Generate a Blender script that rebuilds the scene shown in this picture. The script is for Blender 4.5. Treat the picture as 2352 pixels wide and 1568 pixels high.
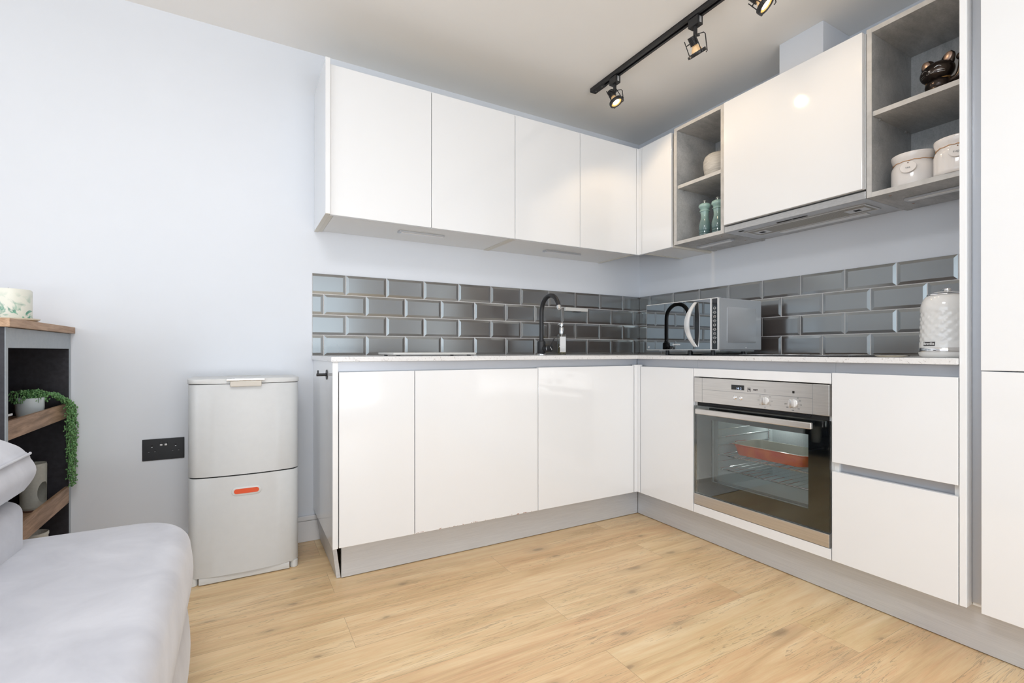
import bpy, bmesh, math, random
from mathutils import Vector, Matrix
random.seed(7)
for o in list(bpy.data.objects): bpy.data.objects.remove(o)
S = bpy.context.scene; COL = S.collection
R = math.radians; PI = math.pi

# ---------------------------------------------------------------- camera, world, exposure, daylight, added fill lights
cd = bpy.data.cameras.new('camera'); cam = bpy.data.objects.new('camera', cd); COL.objects.link(cam)
cam.location = (0, 0, .9094); cam.rotation_euler = (R(90), 0, R(-29.364))
cd.sensor_width = 36; cd.lens = 36*1109.74/2352; cd.shift_y = (806.82-784)/2352; cd.clip_start = .02
S.camera = cam
S.view_settings.view_transform = 'Standard'; S.view_settings.look = 'None'
S.view_settings.exposure = -0.03; S.view_settings.gamma = 1; S.view_settings.use_curve_mapping = False
w = bpy.data.worlds.new('daylight_sky'); S.world = w; w.use_nodes = True
w.node_tree.nodes['Background'].inputs[0].default_value = (.80, .90, 1, 1)
w.node_tree.nodes['Background'].inputs[1].default_value = 2.0

def area(name, loc, rot, sx, sy, e, col):
    l = bpy.data.lights.new(name, 'AREA'); l.shape = 'RECTANGLE'; l.size = sx; l.size_y = sy
    l.energy = e; l.color = col
    o = bpy.data.objects.new(name, l); COL.objects.link(o); o.location = loc; o.rotation_euler = rot
    return o
XW, YW, ZC = 2.4316, 2.5065, 2.35       # inside faces of the kitchen walls, ceiling height
XL, YF = -2.6, -2.6                     # inside faces of the far walls of the room
area('window_daylight', (-.1, YF-.06, 1.2), (R(-90), 0, R(180)), 3.3, 1.9, 11, (.90, .95, 1))
area('side_window_daylight', (XL-.06, -.35, 1.2), (0, R(-90), 0), 1.9, 3.0, 15, (.84, .92, 1))
area('added_upward_fill', (-.1, YF-.05, .42), (R(148), 0, 0), 3.3, .5, 68, (.97, .97, .97))  # added fill, tilted upward to brighten the ceiling
area('added_fill_light', (-.1, .35, 2.262), (0, 0, 0), .55, .55, 21, (.95, .97, 1))  # added overhead fill for the floor, sofa and low walls
for o in COL.objects:
    if o.type == 'LIGHT' and o.name == 'window_daylight': o.rotation_euler = (R(90), 0, 0)
SPOT_E = 2.8; WARM = (1, .74, .46)

# ---------------------------------------------------------------- materials
def mat(name, col=(.8, .8, .8), rough=.5, metal=0, coat=0, spec=None, **k):
    m = bpy.data.materials.new(name); m.use_nodes = True
    b = m.node_tree.nodes['Principled BSDF']
    b.inputs['Base Color'].default_value = (*col, 1); b.inputs['Roughness'].default_value = rough
    b.inputs['Metallic'].default_value = metal; b.inputs['Coat Weight'].default_value = coat
    b.inputs['Coat Roughness'].default_value = .04
    if spec is not None: b.inputs['Specular IOR Level'].default_value = spec
    for kk, v in k.items(): b.inputs[kk.replace('_', ' ')].default_value = v
    return m
def nd(m, t, **p):
    n = m.node_tree.nodes.new(t)
    for k, v in p.items(): setattr(n, k, v)
    return n
def lk(m, a, b): m.node_tree.links.new(a, b)
def bsdf(m): return m.node_tree.nodes['Principled BSDF']
def coords(m, scale=(1, 1, 1), loc=(0, 0, 0)):
    g = nd(m, 'ShaderNodeNewGeometry'); mp = nd(m, 'ShaderNodeMapping')
    mp.inputs['Scale'].default_value = scale; mp.inputs['Location'].default_value = loc
    lk(m, g.outputs['Position'], mp.inputs['Vector']); return mp.outputs[0]
def noise(m, vec, scale, detail=4, rough=.55, dist=0):
    n = nd(m, 'ShaderNodeTexNoise'); n.inputs['Scale'].default_value = scale; n.inputs['Detail'].default_value = detail
    n.inputs['Roughness'].default_value = rough; n.inputs['Distortion'].default_value = dist
    lk(m, vec, n.inputs['Vector']); return n.outputs['Fac']
def ramp(m, fac, stops):
    r = nd(m, 'ShaderNodeValToRGB'); e = r.color_ramp.elements
    while len(e) < len(stops): e.new(.5)
    for i, (p, c) in enumerate(stops):
        e[i].position = p; e[i].color = (*c, 1) if len(c) == 3 else c
    lk(m, fac, r.inputs[0]); return r.outputs[0]
def mixc(m, fac, a, b, mode='MIX'):
    n = nd(m, 'ShaderNodeMix', data_type='RGBA', blend_type=mode)
    for s, v in ((n.inputs[0], fac), (n.inputs[6], a), (n.inputs[7], b)):
        if hasattr(v, 'is_output'): lk(m, v, s)
        elif isinstance(v, (int, float)): s.default_value = v
        else: s.default_value = (*v, 1)
    return n.outputs[2]
def mth(m, op, a, b=None):
    n = nd(m, 'ShaderNodeMath', operation=op)
    for s, v in ((n.inputs[0], a), (n.inputs[1], b)):
        if v is None: continue
        if hasattr(v, 'is_output'): lk(m, v, s)
        else: s.default_value = v
    return n.outputs[0]
def bump(m, h, strength=.2, dist=.002):
    b = nd(m, 'ShaderNodeBump'); b.inputs['Strength'].default_value = strength; b.inputs['Distance'].default_value = dist
    lk(m, h, b.inputs['Height']); lk(m, b.outputs[0], bsdf(m).inputs['Normal'])

def mottled(name, c1, c2, scale, rough=.6, sc=(1, 1, 1), bs=0, metal=0, coat=0, lo=.35, hi=.65, detail=5, bscale=None):
    m = mat(name, c1, rough, metal, coat)
    v = coords(m, sc); f = noise(m, v, scale, detail)
    lk(m, ramp(m, f, [(lo, c1), (hi, c2)]), bsdf(m).inputs['Base Color'])
    if bs: bump(m, noise(m, v, bscale or scale*6, 3), bs, .001)
    return m

M = {}
M['wall'] = mottled('white_wall_paint', (.745, .772, .820), (.76, .787, .835), 3, .6, bs=.05, bscale=300)
M['ceil'] = mottled('white_ceiling_paint', (.875, .865, .845), (.89, .88, .86), 3, .7, bs=.05, bscale=300)
M['trim'] = mottled('white_gloss_trim', (.78, .78, .80), (.82, .82, .83), 6, .3)
M['gloss'] = mat('gloss_white_lacquer', (.84, .848, .86), .10, 0, .3)
M['satin'] = mat('white_melamine', (.82, .82, .81), .38)
M['cream'] = mat('cream_edge_board', (.74, .71, .64), .5)
M['rail'] = mat('brushed_aluminium_rail', (.50, .52, .56), .38, .55)
M['plinth'] = mottled('brushed_aluminium_plinth', (.58, .595, .62), (.64, .655, .68), 8, .42, sc=(1, 1, 40), metal=.35)
M['steel'] = mottled('brushed_stainless_steel', (.60, .585, .57), (.68, .665, .645), 6, .30, sc=(1, 1, 60), metal=.9)
M['hoodsteel'] = mottled('brushed_hood_steel', (.46, .46, .46), (.54, .54, .54), 9, .3, sc=(1, 6, 30), metal=.7)
M['chrome'] = mat('polished_chrome', (.85, .85, .86), .07, 1)
M['silver'] = mat('silver_grey_metal', (.55, .57, .60), .34, .6)
M['silverlight'] = mat('pale_silver_plastic', (.80, .80, .80), .3, .35)
M['black'] = mat('matt_black_metal', (.018, .018, .020), .42)
M['blackgloss'] = mat('gloss_black_glass', (.010, .010, .012), .04, 0, .5)
M['blackplastic'] = mat('black_plastic', (.016, .017, .02), .38)
M['darkgap'] = mat('dark_recess', (.01, .01, .01), .8)
M['mirror'] = mat('mirrored_grey_glass', (.29, .30, .31), .015, 1)
M['ceramicw'] = mat('glazed_white_ceramic', (.80, .765, .74), .12, 0, .4)
M['offwhite'] = mat('off_white_plastic', (.70, .69, .665), .32)
M['binw'] = mottled('stone_grey_coated_steel', (.615, .625, .63), (.63, .64, .645), 40, .33)
M['binlid'] = mat('stone_grey_plastic', (.66, .665, .66), .35)
M['binhandle'] = mat('warm_stone_plastic', (.60, .555, .49), .4)
M['red'] = mat('orange_red_plastic', (.72, .085, .02), .4)
M['orange'] = mottled('orange_stoneware', (.80, .17, .05), (.70, .10, .05), 20, .25)
M['creamglaze'] = mat('cream_glaze', (.78, .70, .56), .2)
M['bronze'] = mottled('dark_bronze_metal', (.035, .028, .026), (.06, .045, .035), 12, .22, metal=.75)
M['twine'] = mat('brown_twine', (.55, .31, .14), .8)
M['ink'] = mat('dark_printed_ink', (.06, .055, .06), .6)
M['whiteink'] = mat('white_printed_ink', (.85, .85, .85), .5)
M['kettle'] = mat('gloss_white_kettle', (.80, .80, .79), .12, 0, .5)
M['green'] = mottled('green_leaves', (.09, .24, .085), (.20, .40, .15), 90, .45)
M['stem'] = mat('green_stems', (.10, .22, .07), .6)
M['pot'] = mat('pale_blue_grey_pot', (.55, .60, .615), .4)
M['burner'] = mottled('speckled_cream_ceramic', (.74, .725, .66), (.80, .79, .72), 120, .45)
M['brownclay'] = mat('brown_clay', (.12, .06, .04), .6)
M['tray_dark'] = mottled('black_grained_board', (.018, .017, .022), (.03, .028, .036), 60, .55, bs=.1)
M['tray_grey'] = mottled('blue_grey_board', (.36, .40, .44), (.39, .43, .465), 80, .5)
M['slotgrey'] = mat('grey_gasket', (.20, .21, .22), .5)
M['filter'] = None; M['rust'] = mat('brown_screw_cap', (.35, .20, .13), .5)

def concrete():
    m = mat('concrete_effect_laminate', (.4, .4, .4), .5)
    v = coords(m, (1, 1, 1)); a = noise(m, v, 3.2, 8, .62, .6); b = noise(m, coords(m, (1.2, 4, 1.2)), 9, 8, .7)
    c = noise(m, v, 160, 2)
    s = mth(m, 'ADD', mth(m, 'MULTIPLY', a, .55), mth(m, 'MULTIPLY', b, .45))
    c1 = ramp(m, s, [(.36, (.30, .31, .315)), (.50, (.43, .435, .435)), (.66, (.56, .56, .555))])
    lk(m, mixc(m, .10, c1, ramp(m, c, [(.35, (.2, .2, .2)), (.65, (.9, .9, .9))]), 'OVERLAY'), bsdf(m).inputs['Base Color'])
    bump(m, c, .05, .001); return m
M['concrete'] = concrete()
def edgec():
    m = mottled('concrete_effect_edging', (.50, .49, .475), (.60, .59, .575), 25, .45, sc=(1, 1, 1)); return m
M['cedge'] = edgec()

def oak():
    m = mat('light_oak_laminate', (.5, .35, .2), .34)
    g = nd(m, 'ShaderNodeNewGeometry'); mp = nd(m, 'ShaderNodeMapping')
    mp.inputs['Location'].default_value = (.35+13.2, -1.528+20*.193, 0); lk(m, g.outputs['Position'], mp.inputs[0])
    br = nd(m, 'ShaderNodeTexBrick'); br.offset = .5; br.offset_frequency = 2; br.squash = 1
    for k, v in (('Scale', 1), ('Mortar Size', .0007), ('Mortar Smooth', .3), ('Bias', 0), ('Brick Width', 1.32), ('Row Height', .193)):
        br.inputs[k].default_value = v
    br.inputs['Color1'].default_value = (0, 0, 0, 1); br.inputs['Color2'].default_value = (1, 1, 1, 1); br.inputs['Mortar'].default_value = (.5, .5, .5, 1)
    lk(m, mp.outputs[0], br.inputs['Vector'])
    rnd = nd(m, 'ShaderNodeSeparateColor'); lk(m, br.outputs['Color'], rnd.inputs[0]); rv = rnd.outputs[0]
    # move the grain by the plank so each plank differs
    off = nd(m, 'ShaderNodeCombineXYZ'); lk(m, mth(m, 'MULTIPLY', rv, 37.), off.inputs[0]); lk(m, mth(m, 'MULTIPLY', rv, 19.), off.inputs[1])
    add = nd(m, 'ShaderNodeVectorMath', operation='ADD'); lk(m, g.outputs['Position'], add.inputs[0]); lk(m, off.outputs[0], add.inputs[1])
    def st(sc):
        q = nd(m, 'ShaderNodeMapping'); q.inputs['Scale'].default_value = sc; lk(m, add.outputs[0], q.inputs[0]); return q.outputs[0]
    broad = noise(m, st((.7, 6, 1)), 1.5, 5, .62, 1.6)
    mid = noise(m, st((1.4, 26, 1)), 2.2, 6, .65, .8)
    fine = noise(m, st((3, 130, 1)), 3, 4, .7, .2)
    base = ramp(m, broad, [(.30, (.63, .43, .225)), (.5, (.765, .545, .305)), (.72, (.875, .675, .42))])
    base = mixc(m, .36, base, ramp(m, mid, [(.32, (.36, .33, .30)), (.6, (.60, .60, .60))]), 'OVERLAY')
    base = mixc(m, .20, base, ramp(m, fine, [(.30, (.30, .27, .24)), (.62, (.60, .60, .60))]), 'OVERLAY')
    # knots
    vo = nd(m, 'ShaderNodeTexVoronoi', voronoi_dimensions='2D'); vo.inputs['Scale'].default_value = 1.0; vo.inputs['Randomness'].default_value = 1
    wob = nd(m, 'ShaderNodeVectorMath', operation='ADD')
    nn = nd(m, 'ShaderNodeTexNoise'); nn.inputs['Scale'].default_value = 9; nn.inputs['Detail'].default_value = 3; lk(m, add.outputs[0], nn.inputs['Vector'])
    sc_ = nd(m, 'ShaderNodeVectorMath', operation='SCALE'); sc_.inputs[3].default_value = .13; lk(m, nn.outputs['Color'], sc_.inputs[0])
    lk(m, st((2.3, 5.2, 1)), wob.inputs[0]); lk(m, sc_.outputs[0], wob.inputs[1]); lk(m, wob.outputs[0], vo.inputs['Vector'])
    sel = nd(m, 'ShaderNodeSeparateColor'); lk(m, vo.outputs['Color'], sel.inputs[0])
    kd = mth(m, 'MULTIPLY', vo.outputs['Distance'], mth(m, 'ADD', mth(m, 'MULTIPLY', sel.outputs[1], 1.9), .75))
    kn = ramp(m, kd, [(0, (1, 1, 1)), (.05, (.75, .75, .75)), (.09, (.30, .30, .30)), (.26, (0, 0, 0))])
    ks = nd(m, 'ShaderNodeSeparateColor'); lk(m, kn, ks.inputs[0])
    kf = mth(m, 'MULTIPLY', mth(m, 'MULTIPLY', ks.outputs[0], mth(m, 'GREATER_THAN', sel.outputs[0], .52)), .72)
    base = mixc(m, kf, base, (.27, .18, .105))
    # cracks that run along the grain
    ck = noise(m, st((.8, 16, 1)), 2.6, 3, .5, 2.6)
    cf = ramp(m, ck, [(.480, (0, 0, 0)), (.5, (.55, .55, .55)), (.52, (0, 0, 0))])
    cs = nd(m, 'ShaderNodeSeparateColor'); lk(m, cf, cs.inputs[0])
    cm = noise(m, st((.7, 2.2, 1)), 2.1, 2)
    base = mixc(m, mth(m, 'MULTIPLY', cs.outputs[0], mth(m, 'GREATER_THAN', cm, .49)), base, (.27, .18, .11))
    tone = ramp(m, rv, [(0, (.42, .42, .43)), (1, (.57, .565, .56))])
    base = mixc(m, .55, base, tone, 'OVERLAY')
    base = mixc(m, mth(m, 'MULTIPLY', br.outputs['Fac'], .55), base, (.22, .14, .08))
    lk(m, base, bsdf(m).inputs['Base Color'])
    lk(m, mth(m, 'ADD', mth(m, 'MULTIPLY', mid, .15), .27), bsdf(m).inputs['Roughness'])
    bump(m, mth(m, 'SUBTRACT', fine, mth(m, 'MULTIPLY', br.outputs['Fac'], 2.)), .12, .0006)
    return m
M['oak'] = oak()
def darkoak(name, c1, c2):
    m = mat(name, c1, .5)
    v = coords(m, (9, 1.2, 14)); a = noise(m, v, 4, 7, .65, .7); b = noise(m, coords(m, (30, 2, 60)), 6, 4, .7)
    c = mixc(m, .5, ramp(m, a, [(.34, c1), (.62, c2)]), ramp(m, b, [(.3, (.3, .28, .26)), (.65, (.62, .62, .62))]), 'OVERLAY')
    lk(m, c, bsdf(m).inputs['Base Color']); bump(m, b, .15, .0006); return m
M['wood'] = darkoak('rustic_brown_wood', (.20, .115, .065), (.44, .28, .18))
M['woodtop'] = darkoak('brown_wood_worktop', (.33, .19, .10), (.52, .34, .22))
def tilem():
    m = mat('smoky_grey_glass_tile', (.08, .06, .052), .45)
    v = coords(m); f = noise(m, v, 2.2, 3)
    lk(m, ramp(m, f, [(.35, (.075, .055, .048)), (.65, (.095, .080, .072))]), bsdf(m).inputs['Base Color'])
    g = nd(m, 'ShaderNodeBsdfGlossy'); g.inputs[0].default_value = (.74, .82, .84, 1); g.inputs['Roughness'].default_value = .16
    fr = nd(m, 'ShaderNodeLayerWeight'); fr.inputs[0].default_value = .30
    x = nd(m, 'ShaderNodeMixShader'); lk(m, mth(m, 'ADD', mth(m, 'MULTIPLY', fr.outputs['Fresnel'], .45), .25), x.inputs[0])
    o = m.node_tree.nodes['Material Output']
    lk(m, bsdf(m).outputs[0], x.inputs[1]); lk(m, g.outputs[0], x.inputs[2]); lk(m, x.outputs[0], o.inputs[0])
    return m
M['tile'] = tilem()
M['grout'] = mottled('white_grout', (.68, .66, .65), (.74, .72, .71), 50, .8)
def quartz():
    m = mat('white_speckled_quartz', (.8, .8, .8), .16)
    v = coords(m); a = noise(m, v, 140, 3, .6, .8); b = noise(m, v, 46, 4, .7, 2.5)
    c = ramp(m, a, [(.30, (.42, .38, .36)), (.37, (.74, .735, .735)), (1, (.82, .815, .815))])
    c = mixc(m, .6, c, ramp(m, b, [(.33, (.45, .42, .41)), (.39, (1, 1, 1)), (1, (1, 1, 1))]), 'MULTIPLY')
    lk(m, c, bsdf(m).inputs['Base Color']); return m
M['quartz'] = quartz()
def fabric(name, c1, c2):
    m = mat(name, c1, .85, Sheen_Weight=.35, Sheen_Roughness=.4)
    v = coords(m); a = noise(m, v, 7, 4, .6, .6); b = noise(m, v, 420, 2)
    lk(m, ramp(m, a, [(.33, c1), (.68, c2)]), bsdf(m).inputs['Base Color']); bump(m, b, .12, .0008); return m
M['fabric'] = fabric('pale_grey_velour', (.47, .475, .52), (.57, .575, .62))
M['fabricside'] = M['fabric']
def candlem():
    m = mat('ivory_wax_with_green_leaves', (.78, .78, .70), .4)
    v = coords(m, (1, 1, 1)); a = noise(m, v, 15, 3, .6, 2.2)
    z = nd(m, 'ShaderNodeSeparateXYZ'); lk(m, coords(m), z.inputs[0])
    low = ramp(m, mth(m, 'SUBTRACT', z.outputs[2], .6), [(.435, (1, 1, 1)), (.50, (0, 0, 0))])   # leaves sit in the lower half
    ls = nd(m, 'ShaderNodeSeparateColor'); lk(m, low, ls.inputs[0])
    gr = ramp(m, noise(m, v, 55, 3), [(.3, (.02, .17, .13)), (.7, (.22, .52, .36))])
    f = ramp(m, a, [(.50, (0, 0, 0)), (.60, (1, 1, 1))]); fs = nd(m, 'ShaderNodeSeparateColor'); lk(m, f, fs.inputs[0])
    lk(m, mixc(m, mth(m, 'MULTIPLY', fs.outputs[0], ls.outputs[0]), (.78, .785, .70), gr), bsdf(m).inputs['Base Color']); return m
M['candle'] = candlem()
def thin_glass(name, tint, refl=1.0, rough=0.0):
    m = bpy.data.materials.new(name); m.use_nodes = True; nt = m.node_tree; nt.nodes.clear()
    o = nd(m, 'ShaderNodeOutputMaterial'); t = nd(m, 'ShaderNodeBsdfTransparent'); g = nd(m, 'ShaderNodeBsdfGlossy')
    t.inputs[0].default_value = (*tint, 1); g.inputs['Roughness'].default_value = rough
    fr = nd(m, 'ShaderNodeFresnel'); fr.inputs[0].default_value = 1.5
    mx = nd(m, 'ShaderNodeMixShader'); lk(m, mth(m, 'MULTIPLY', fr.outputs[0], refl), mx.inputs[0])
    lk(m, t.outputs[0], mx.inputs[1]); lk(m, g.outputs[0], mx.inputs[2]); lk(m, mx.outputs[0], o.inputs[0]); return m
M['ovenglass'] = thin_glass('tinted_oven_glass', (.93, .97, .97), .8)
M['clear'] = thin_glass('clear_bottle_glass', (.93, .95, .94), 1.0)
M['soap'] = thin_glass('golden_liquid_soap', (.80, .70, .38), .4)
M['lens'] = thin_glass('clear_lamp_glass', (.95, .95, .93), 1.0)
M['refl'] = mat('dichroic_reflector', (.85, .62, .38), .15, .7, Emission_Color=(1, .62, .30, 1), Emission_Strength=.35)
def emis(name, col, s):
    m = bpy.data.materials.new(name); m.use_nodes = True; nt = m.node_tree; nt.nodes.clear()
    o = nd(m, 'ShaderNodeOutputMaterial'); e = nd(m, 'ShaderNodeEmission'); e.inputs[0].default_value = (*col, 1); e.inputs[1].default_value = s
    lk(m, e.outputs[0], o.inputs[0]); return m
M['bulb'] = emis('glowing_lamp_face', (1, .80, .50), 9); M['bulbrim'] = emis('amber_lamp_rim', (1, .55, .16), 1.5); M['led'] = emis('blue_white_clock_digits', (.62, .76, 1), 1.3)
def mesh_filter():
    m = mat('perforated_filter_mesh', (.35, .32, .26), .4, .6)
    v = nd(m, 'ShaderNodeTexVoronoi', voronoi_dimensions='2D'); v.inputs['Randomness'].default_value = 0; v.inputs['Scale'].default_value = 170
    lk(m, coords(m), v.inputs['Vector'])
    lk(m, ramp(m, v.outputs['Distance'], [(.28, (.07, .06, .05)), (.42, (.50, .46, .38))]), bsdf(m).inputs['Base Color']); return m
M['filter'] = mesh_filter()
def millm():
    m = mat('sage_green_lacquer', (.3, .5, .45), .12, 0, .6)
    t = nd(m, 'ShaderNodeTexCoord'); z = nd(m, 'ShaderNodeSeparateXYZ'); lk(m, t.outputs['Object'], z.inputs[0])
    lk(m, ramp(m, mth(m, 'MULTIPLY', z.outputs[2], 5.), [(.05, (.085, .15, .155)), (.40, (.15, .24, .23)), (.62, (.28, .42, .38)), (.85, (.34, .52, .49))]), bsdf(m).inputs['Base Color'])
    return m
M['mill'] = millm()
def stoneware():
    m = mat('rough_grey_stoneware', (.5, .47, .44), .75)
    v = coords(m, (1, 1, 7)); lk(m, ramp(m, noise(m, v, 14, 6, .7, .5), [(.33, (.42, .40, .37)), (.66, (.62, .60, .56))]), bsdf(m).inputs['Base Color'])
    bump(m, noise(m, v, 30, 4), .3, .001); return m
M['stone'] = stoneware()
def doorstain():                                       # gloss lacquer with a little rust along the worn bottom edge
    m = mat('gloss_white_lacquer_with_rust_specks', (.84, .848, .86), .10, 0, .3)
    z = nd(m, 'ShaderNodeSeparateXYZ'); lk(m, coords(m), z.inputs[0])
    near = mth(m, 'LESS_THAN', z.outputs[2], .1545)
    sp = mth(m, 'GREATER_THAN', noise(m, coords(m, (1, 1, 2)), 60, 3), .60)
    lk(m, mixc(m, mth(m, 'MULTIPLY', mth(m, 'MULTIPLY', near, sp), .9), (.84, .848, .86), (.30, .09, .03)), bsdf(m).inputs['Base Color']); return m
M['glossrust'] = doorstain()

# ---------------------------------------------------------------- builders
ORG = {}
def thing(name, label, cat, loc=(0, 0, 0), group=None, rotz=0):
    o = bpy.data.objects.new(name, None); COL.objects.link(o); o.location = loc; o.rotation_euler = (0, 0, rotz)
    o.empty_display_size = .05; o['label'] = label; o['category'] = cat
    if group: o['group'] = group
    ORG[o.name] = Vector(loc); return o
def obj(name, bm, m, parent=None, smooth=False, local=False, label=None, ang=None):
    """one mesh object; shapes are given in room coordinates unless local"""
    off = Vector((0, 0, 0))
    if parent is not None and not local: off = ORG[parent.name]
    if off.length: bmesh.ops.translate(bm, verts=bm.verts, vec=-off)
    bmesh.ops.recalc_face_normals(bm, faces=bm.faces)
    me = bpy.data.meshes.new(name); bm.to_mesh(me); bm.free()
    ms = m if isinstance(m, (list, tuple)) else [m]
    for q in ms: me.materials.append(q)
    if smooth:
        me.polygons.foreach_set('use_smooth', [True]*len(me.polygons))
        me.set_sharp_from_angle(angle=R(ang or 38))
    o = bpy.data.objects.new(name, me); COL.objects.link(o)
    if parent is not None: o.parent = parent
    ORG[o.name] = off
    if label: o['label'] = label
    return o
def tag(o, label, cat, group=None):
    o['label'] = label; o['category'] = cat
    if group: o['group'] = group
    return o
def struct(name, bm, m, parent=None, **k):
    o = obj(name, bm, m, parent, **k)
    if parent is None: o['kind'] = 'structure'
    return o
def B(): return bmesh.new()
def box(bm, x0, x1, y0, y1, z0, z1, bev=0, seg=2, mi=0):
    if x0 > x1: x0, x1 = x1, x0
    if y0 > y1: y0, y1 = y1, y0
    if z0 > z1: z0, z1 = z1, z0
    b = bmesh.new()
    bmesh.ops.create_cube(b, size=1, matrix=Matrix.Translation(((x0+x1)/2, (y0+y1)/2, (z0+z1)/2)) @ Matrix.Diagonal((x1-x0, y1-y0, z1-z0, 1)))
    if bev:
        bev = min(bev, .45*min(x1-x0, y1-y0, z1-z0))
        bmesh.ops.bevel(b, geom=b.edges[:], offset=bev, segments=seg, profile=.5, affect='EDGES')
    merge(bm, b, mi); return bm
def merge(bm, b, mi=0, mtx=None):
    if mtx is not None: bmesh.ops.transform(b, matrix=mtx, verts=b.verts)
    vm = [bm.verts.new(v.co) for v in b.verts]; b.verts.index_update()
    for f in b.faces:
        try: nf = bm.faces.new([vm[v.index] for v in f.verts]); nf.material_index = mi
        except ValueError: pass
    b.free()
def bx(*a, **k): return box(B(), *a, **k)
def lathe(bm, prof, c=(0, 0, 0), seg=40, axis=None, mi=0, fn=None):
    """prof: (radius, height) pairs; axis turns +z to a direction"""
    b = bmesh.new(); rings = []
    for r, z in prof:
        if r < 1e-6: rings.append([b.verts.new((0, 0, z))]); continue
        ring = []
        for i in range(seg):
            a = 2*PI*i/seg; rr = r*(fn(a, z) if fn else 1); ring.append(b.verts.new((rr*math.cos(a), rr*math.sin(a), z)))
        rings.append(ring)
    for p, q in zip(rings, rings[1:]):
        for i in range(seg):
            j = (i+1) % seg
            if len(p) == 1 and len(q) == 1: continue
            if len(p) == 1: b.faces.new((p[0], q[j], q[i]))
            elif len(q) == 1: b.faces.new((p[i], p[j], q[0]))
            else: b.faces.new((p[i], p[j], q[j], q[i]))
    mt = Matrix.Translation(c)
    if axis is not None: mt = mt @ Vector(axis).normalized().to_track_quat('Z', 'Y').to_matrix().to_4x4()
    merge(bm, b, mi, mt); return bm
def cyl(bm, p0, p1, r, seg=20, mi=0, r1=None):
    d = Vector(p1)-Vector(p0); L = d.length; r1 = r if r1 is None else r1
    e = min(r, r1, L/2)*.12
    return lathe(bm, [(0, 0), (r-e, 0), (r, e), (r1, L-e), (r1-e, L), (0, L)], p0, seg, d, mi)
def tube(bm, pts, r, seg=12, mi=0, closed=False, rads=None):
    pts = [Vector(p) for p in pts]; n = len(pts); rings = []; b = bmesh.new(); up = None
    for i, p in enumerate(pts):
        if closed: t = (pts[(i+1) % n]-pts[i-1]).normalized()
        else: t = (pts[min(i+1, n-1)]-pts[max(i-1, 0)]).normalized()
        if up is None: up = t.orthogonal().normalized()
        up = (up-t*up.dot(t)).normalized(); s = t.cross(up); rr = rads[i] if rads else r
        rings.append([b.verts.new(p+(up*math.cos(2*PI*k/seg)+s*math.sin(2*PI*k/seg))*rr) for k in range(seg)])
    m = n if closed else n-1
    for i in range(m):
        p, q = rings[i], rings[(i+1) % n]
        for k in range(seg): b.faces.new((p[k], p[(k+1) % seg], q[(k+1) % seg], q[k]))
    if not closed: b.faces.new(rings[0]); b.faces.new(rings[-1][::-1])
    merge(bm, b, mi); return bm
def prism(bm, pts, z0, z1, bev=0, mi=0, seg=2, mtx=None):
    """outline pts (x, y) extruded from z0 to z1"""
    b = bmesh.new(); lo = [b.verts.new((x, y, z0)) for x, y in pts]; hi = [b.verts.new((x, y, z1)) for x, y in pts]; n = len(pts)
    b.faces.new(lo[::-1]); b.faces.new(hi)
    for i in range(n): b.faces.new((lo[i], lo[(i+1) % n], hi[(i+1) % n], hi[i]))
    if bev:
        es = [e for e in b.edges if abs(e.verts[0].co.z-e.verts[1].co.z) < 1e-6]
        bmesh.ops.bevel(b, geom=es, offset=bev, segments=seg, profile=.5, affect='EDGES')
    merge(bm, b, mi, mtx); return bm
def rrect(x0, x1, y0, y1, r, seg=6):
    out = []
    for cx, cy, a0 in ((x1-r, y1-r, 0), (x0+r, y1-r, 90), (x0+r, y0+r, 180), (x1-r, y0+r, 270)):
        for i in range(seg+1):
            a = R(a0+90*i/seg); out.append((cx+r*math.cos(a), cy+r*math.sin(a)))
    return out
def XF(origin, xa, ya):       # maps local x, y, z onto a plane with the given axes
    xa = Vector(xa).normalized(); ya = Vector(ya).normalized(); za = xa.cross(ya)
    m = Matrix((xa, ya, za)).transposed().to_4x4(); m.translation = Vector(origin); return m
def text(name, body, size, origin, xa, ya, m, parent, depth=.0004, bold=0, align='CENTER', space=1.0):
    c = bpy.data.curves.new('lettering', 'FONT'); c.body = body; c.size = size; c.extrude = depth/2; c.offset = bold
    c.align_x = align; c.align_y = 'CENTER'; c.resolution_u = 3; c.space_character = space
    t = bpy.data.objects.new('lettering', c); COL.objects.link(t)
    me = bpy.data.meshes.new_from_object(t.evaluated_get(bpy.context.evaluated_depsgraph_get()))
    bpy.data.objects.remove(t); b = bmesh.new(); b.from_mesh(me)
    bmesh.ops.transform(b, matrix=XF(origin, xa, ya), verts=b.verts)
    return obj(name, b, m, parent)
def shift(points, c): return [(p[0]+c[0], p[1]+c[1]) for p in points]

# ---------------------------------------------------------------- the room
T = .12
struct('floor', bx(XL-T, XW+T, YF-T, YW+T, -.08, 0), M['oak'])
struct('ceiling', bx(XL-T, XW+T, YF-T, YW+T, ZC, ZC+.1), M['ceil'])
struct('wall_back', bx(XL-T, XW+T, YW, YW+T, 0, ZC), M['wall'])
struct('wall_right', bx(XW, XW+T, YF-T, YW, 0, ZC), M['wall'])
def wall_with_hole(name, axis, pos, a0, a1, h0, h1, z0, z1):
    b = B()
    def q(u0, u1, v0, v1):
        if axis == 'y': box(b, u0, u1, pos-T, pos, v0, v1)
        else: box(b, pos-T, pos, u0, u1, v0, v1)
    q(a0, h0, 0, ZC); q(h1, a1, 0, ZC); q(h0, h1, 0, z0); q(h0, h1, z1, ZC)
    struct(name, b, M['wall'])
wall_with_hole('wall_front', 'y', YF, XL-T, XW+T, -1.75, 1.55, .25, 2.15)
wall_with_hole('wall_left', 'x', XL, YF, YW, -1.85, 1.15, .25, 2.15)
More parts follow.
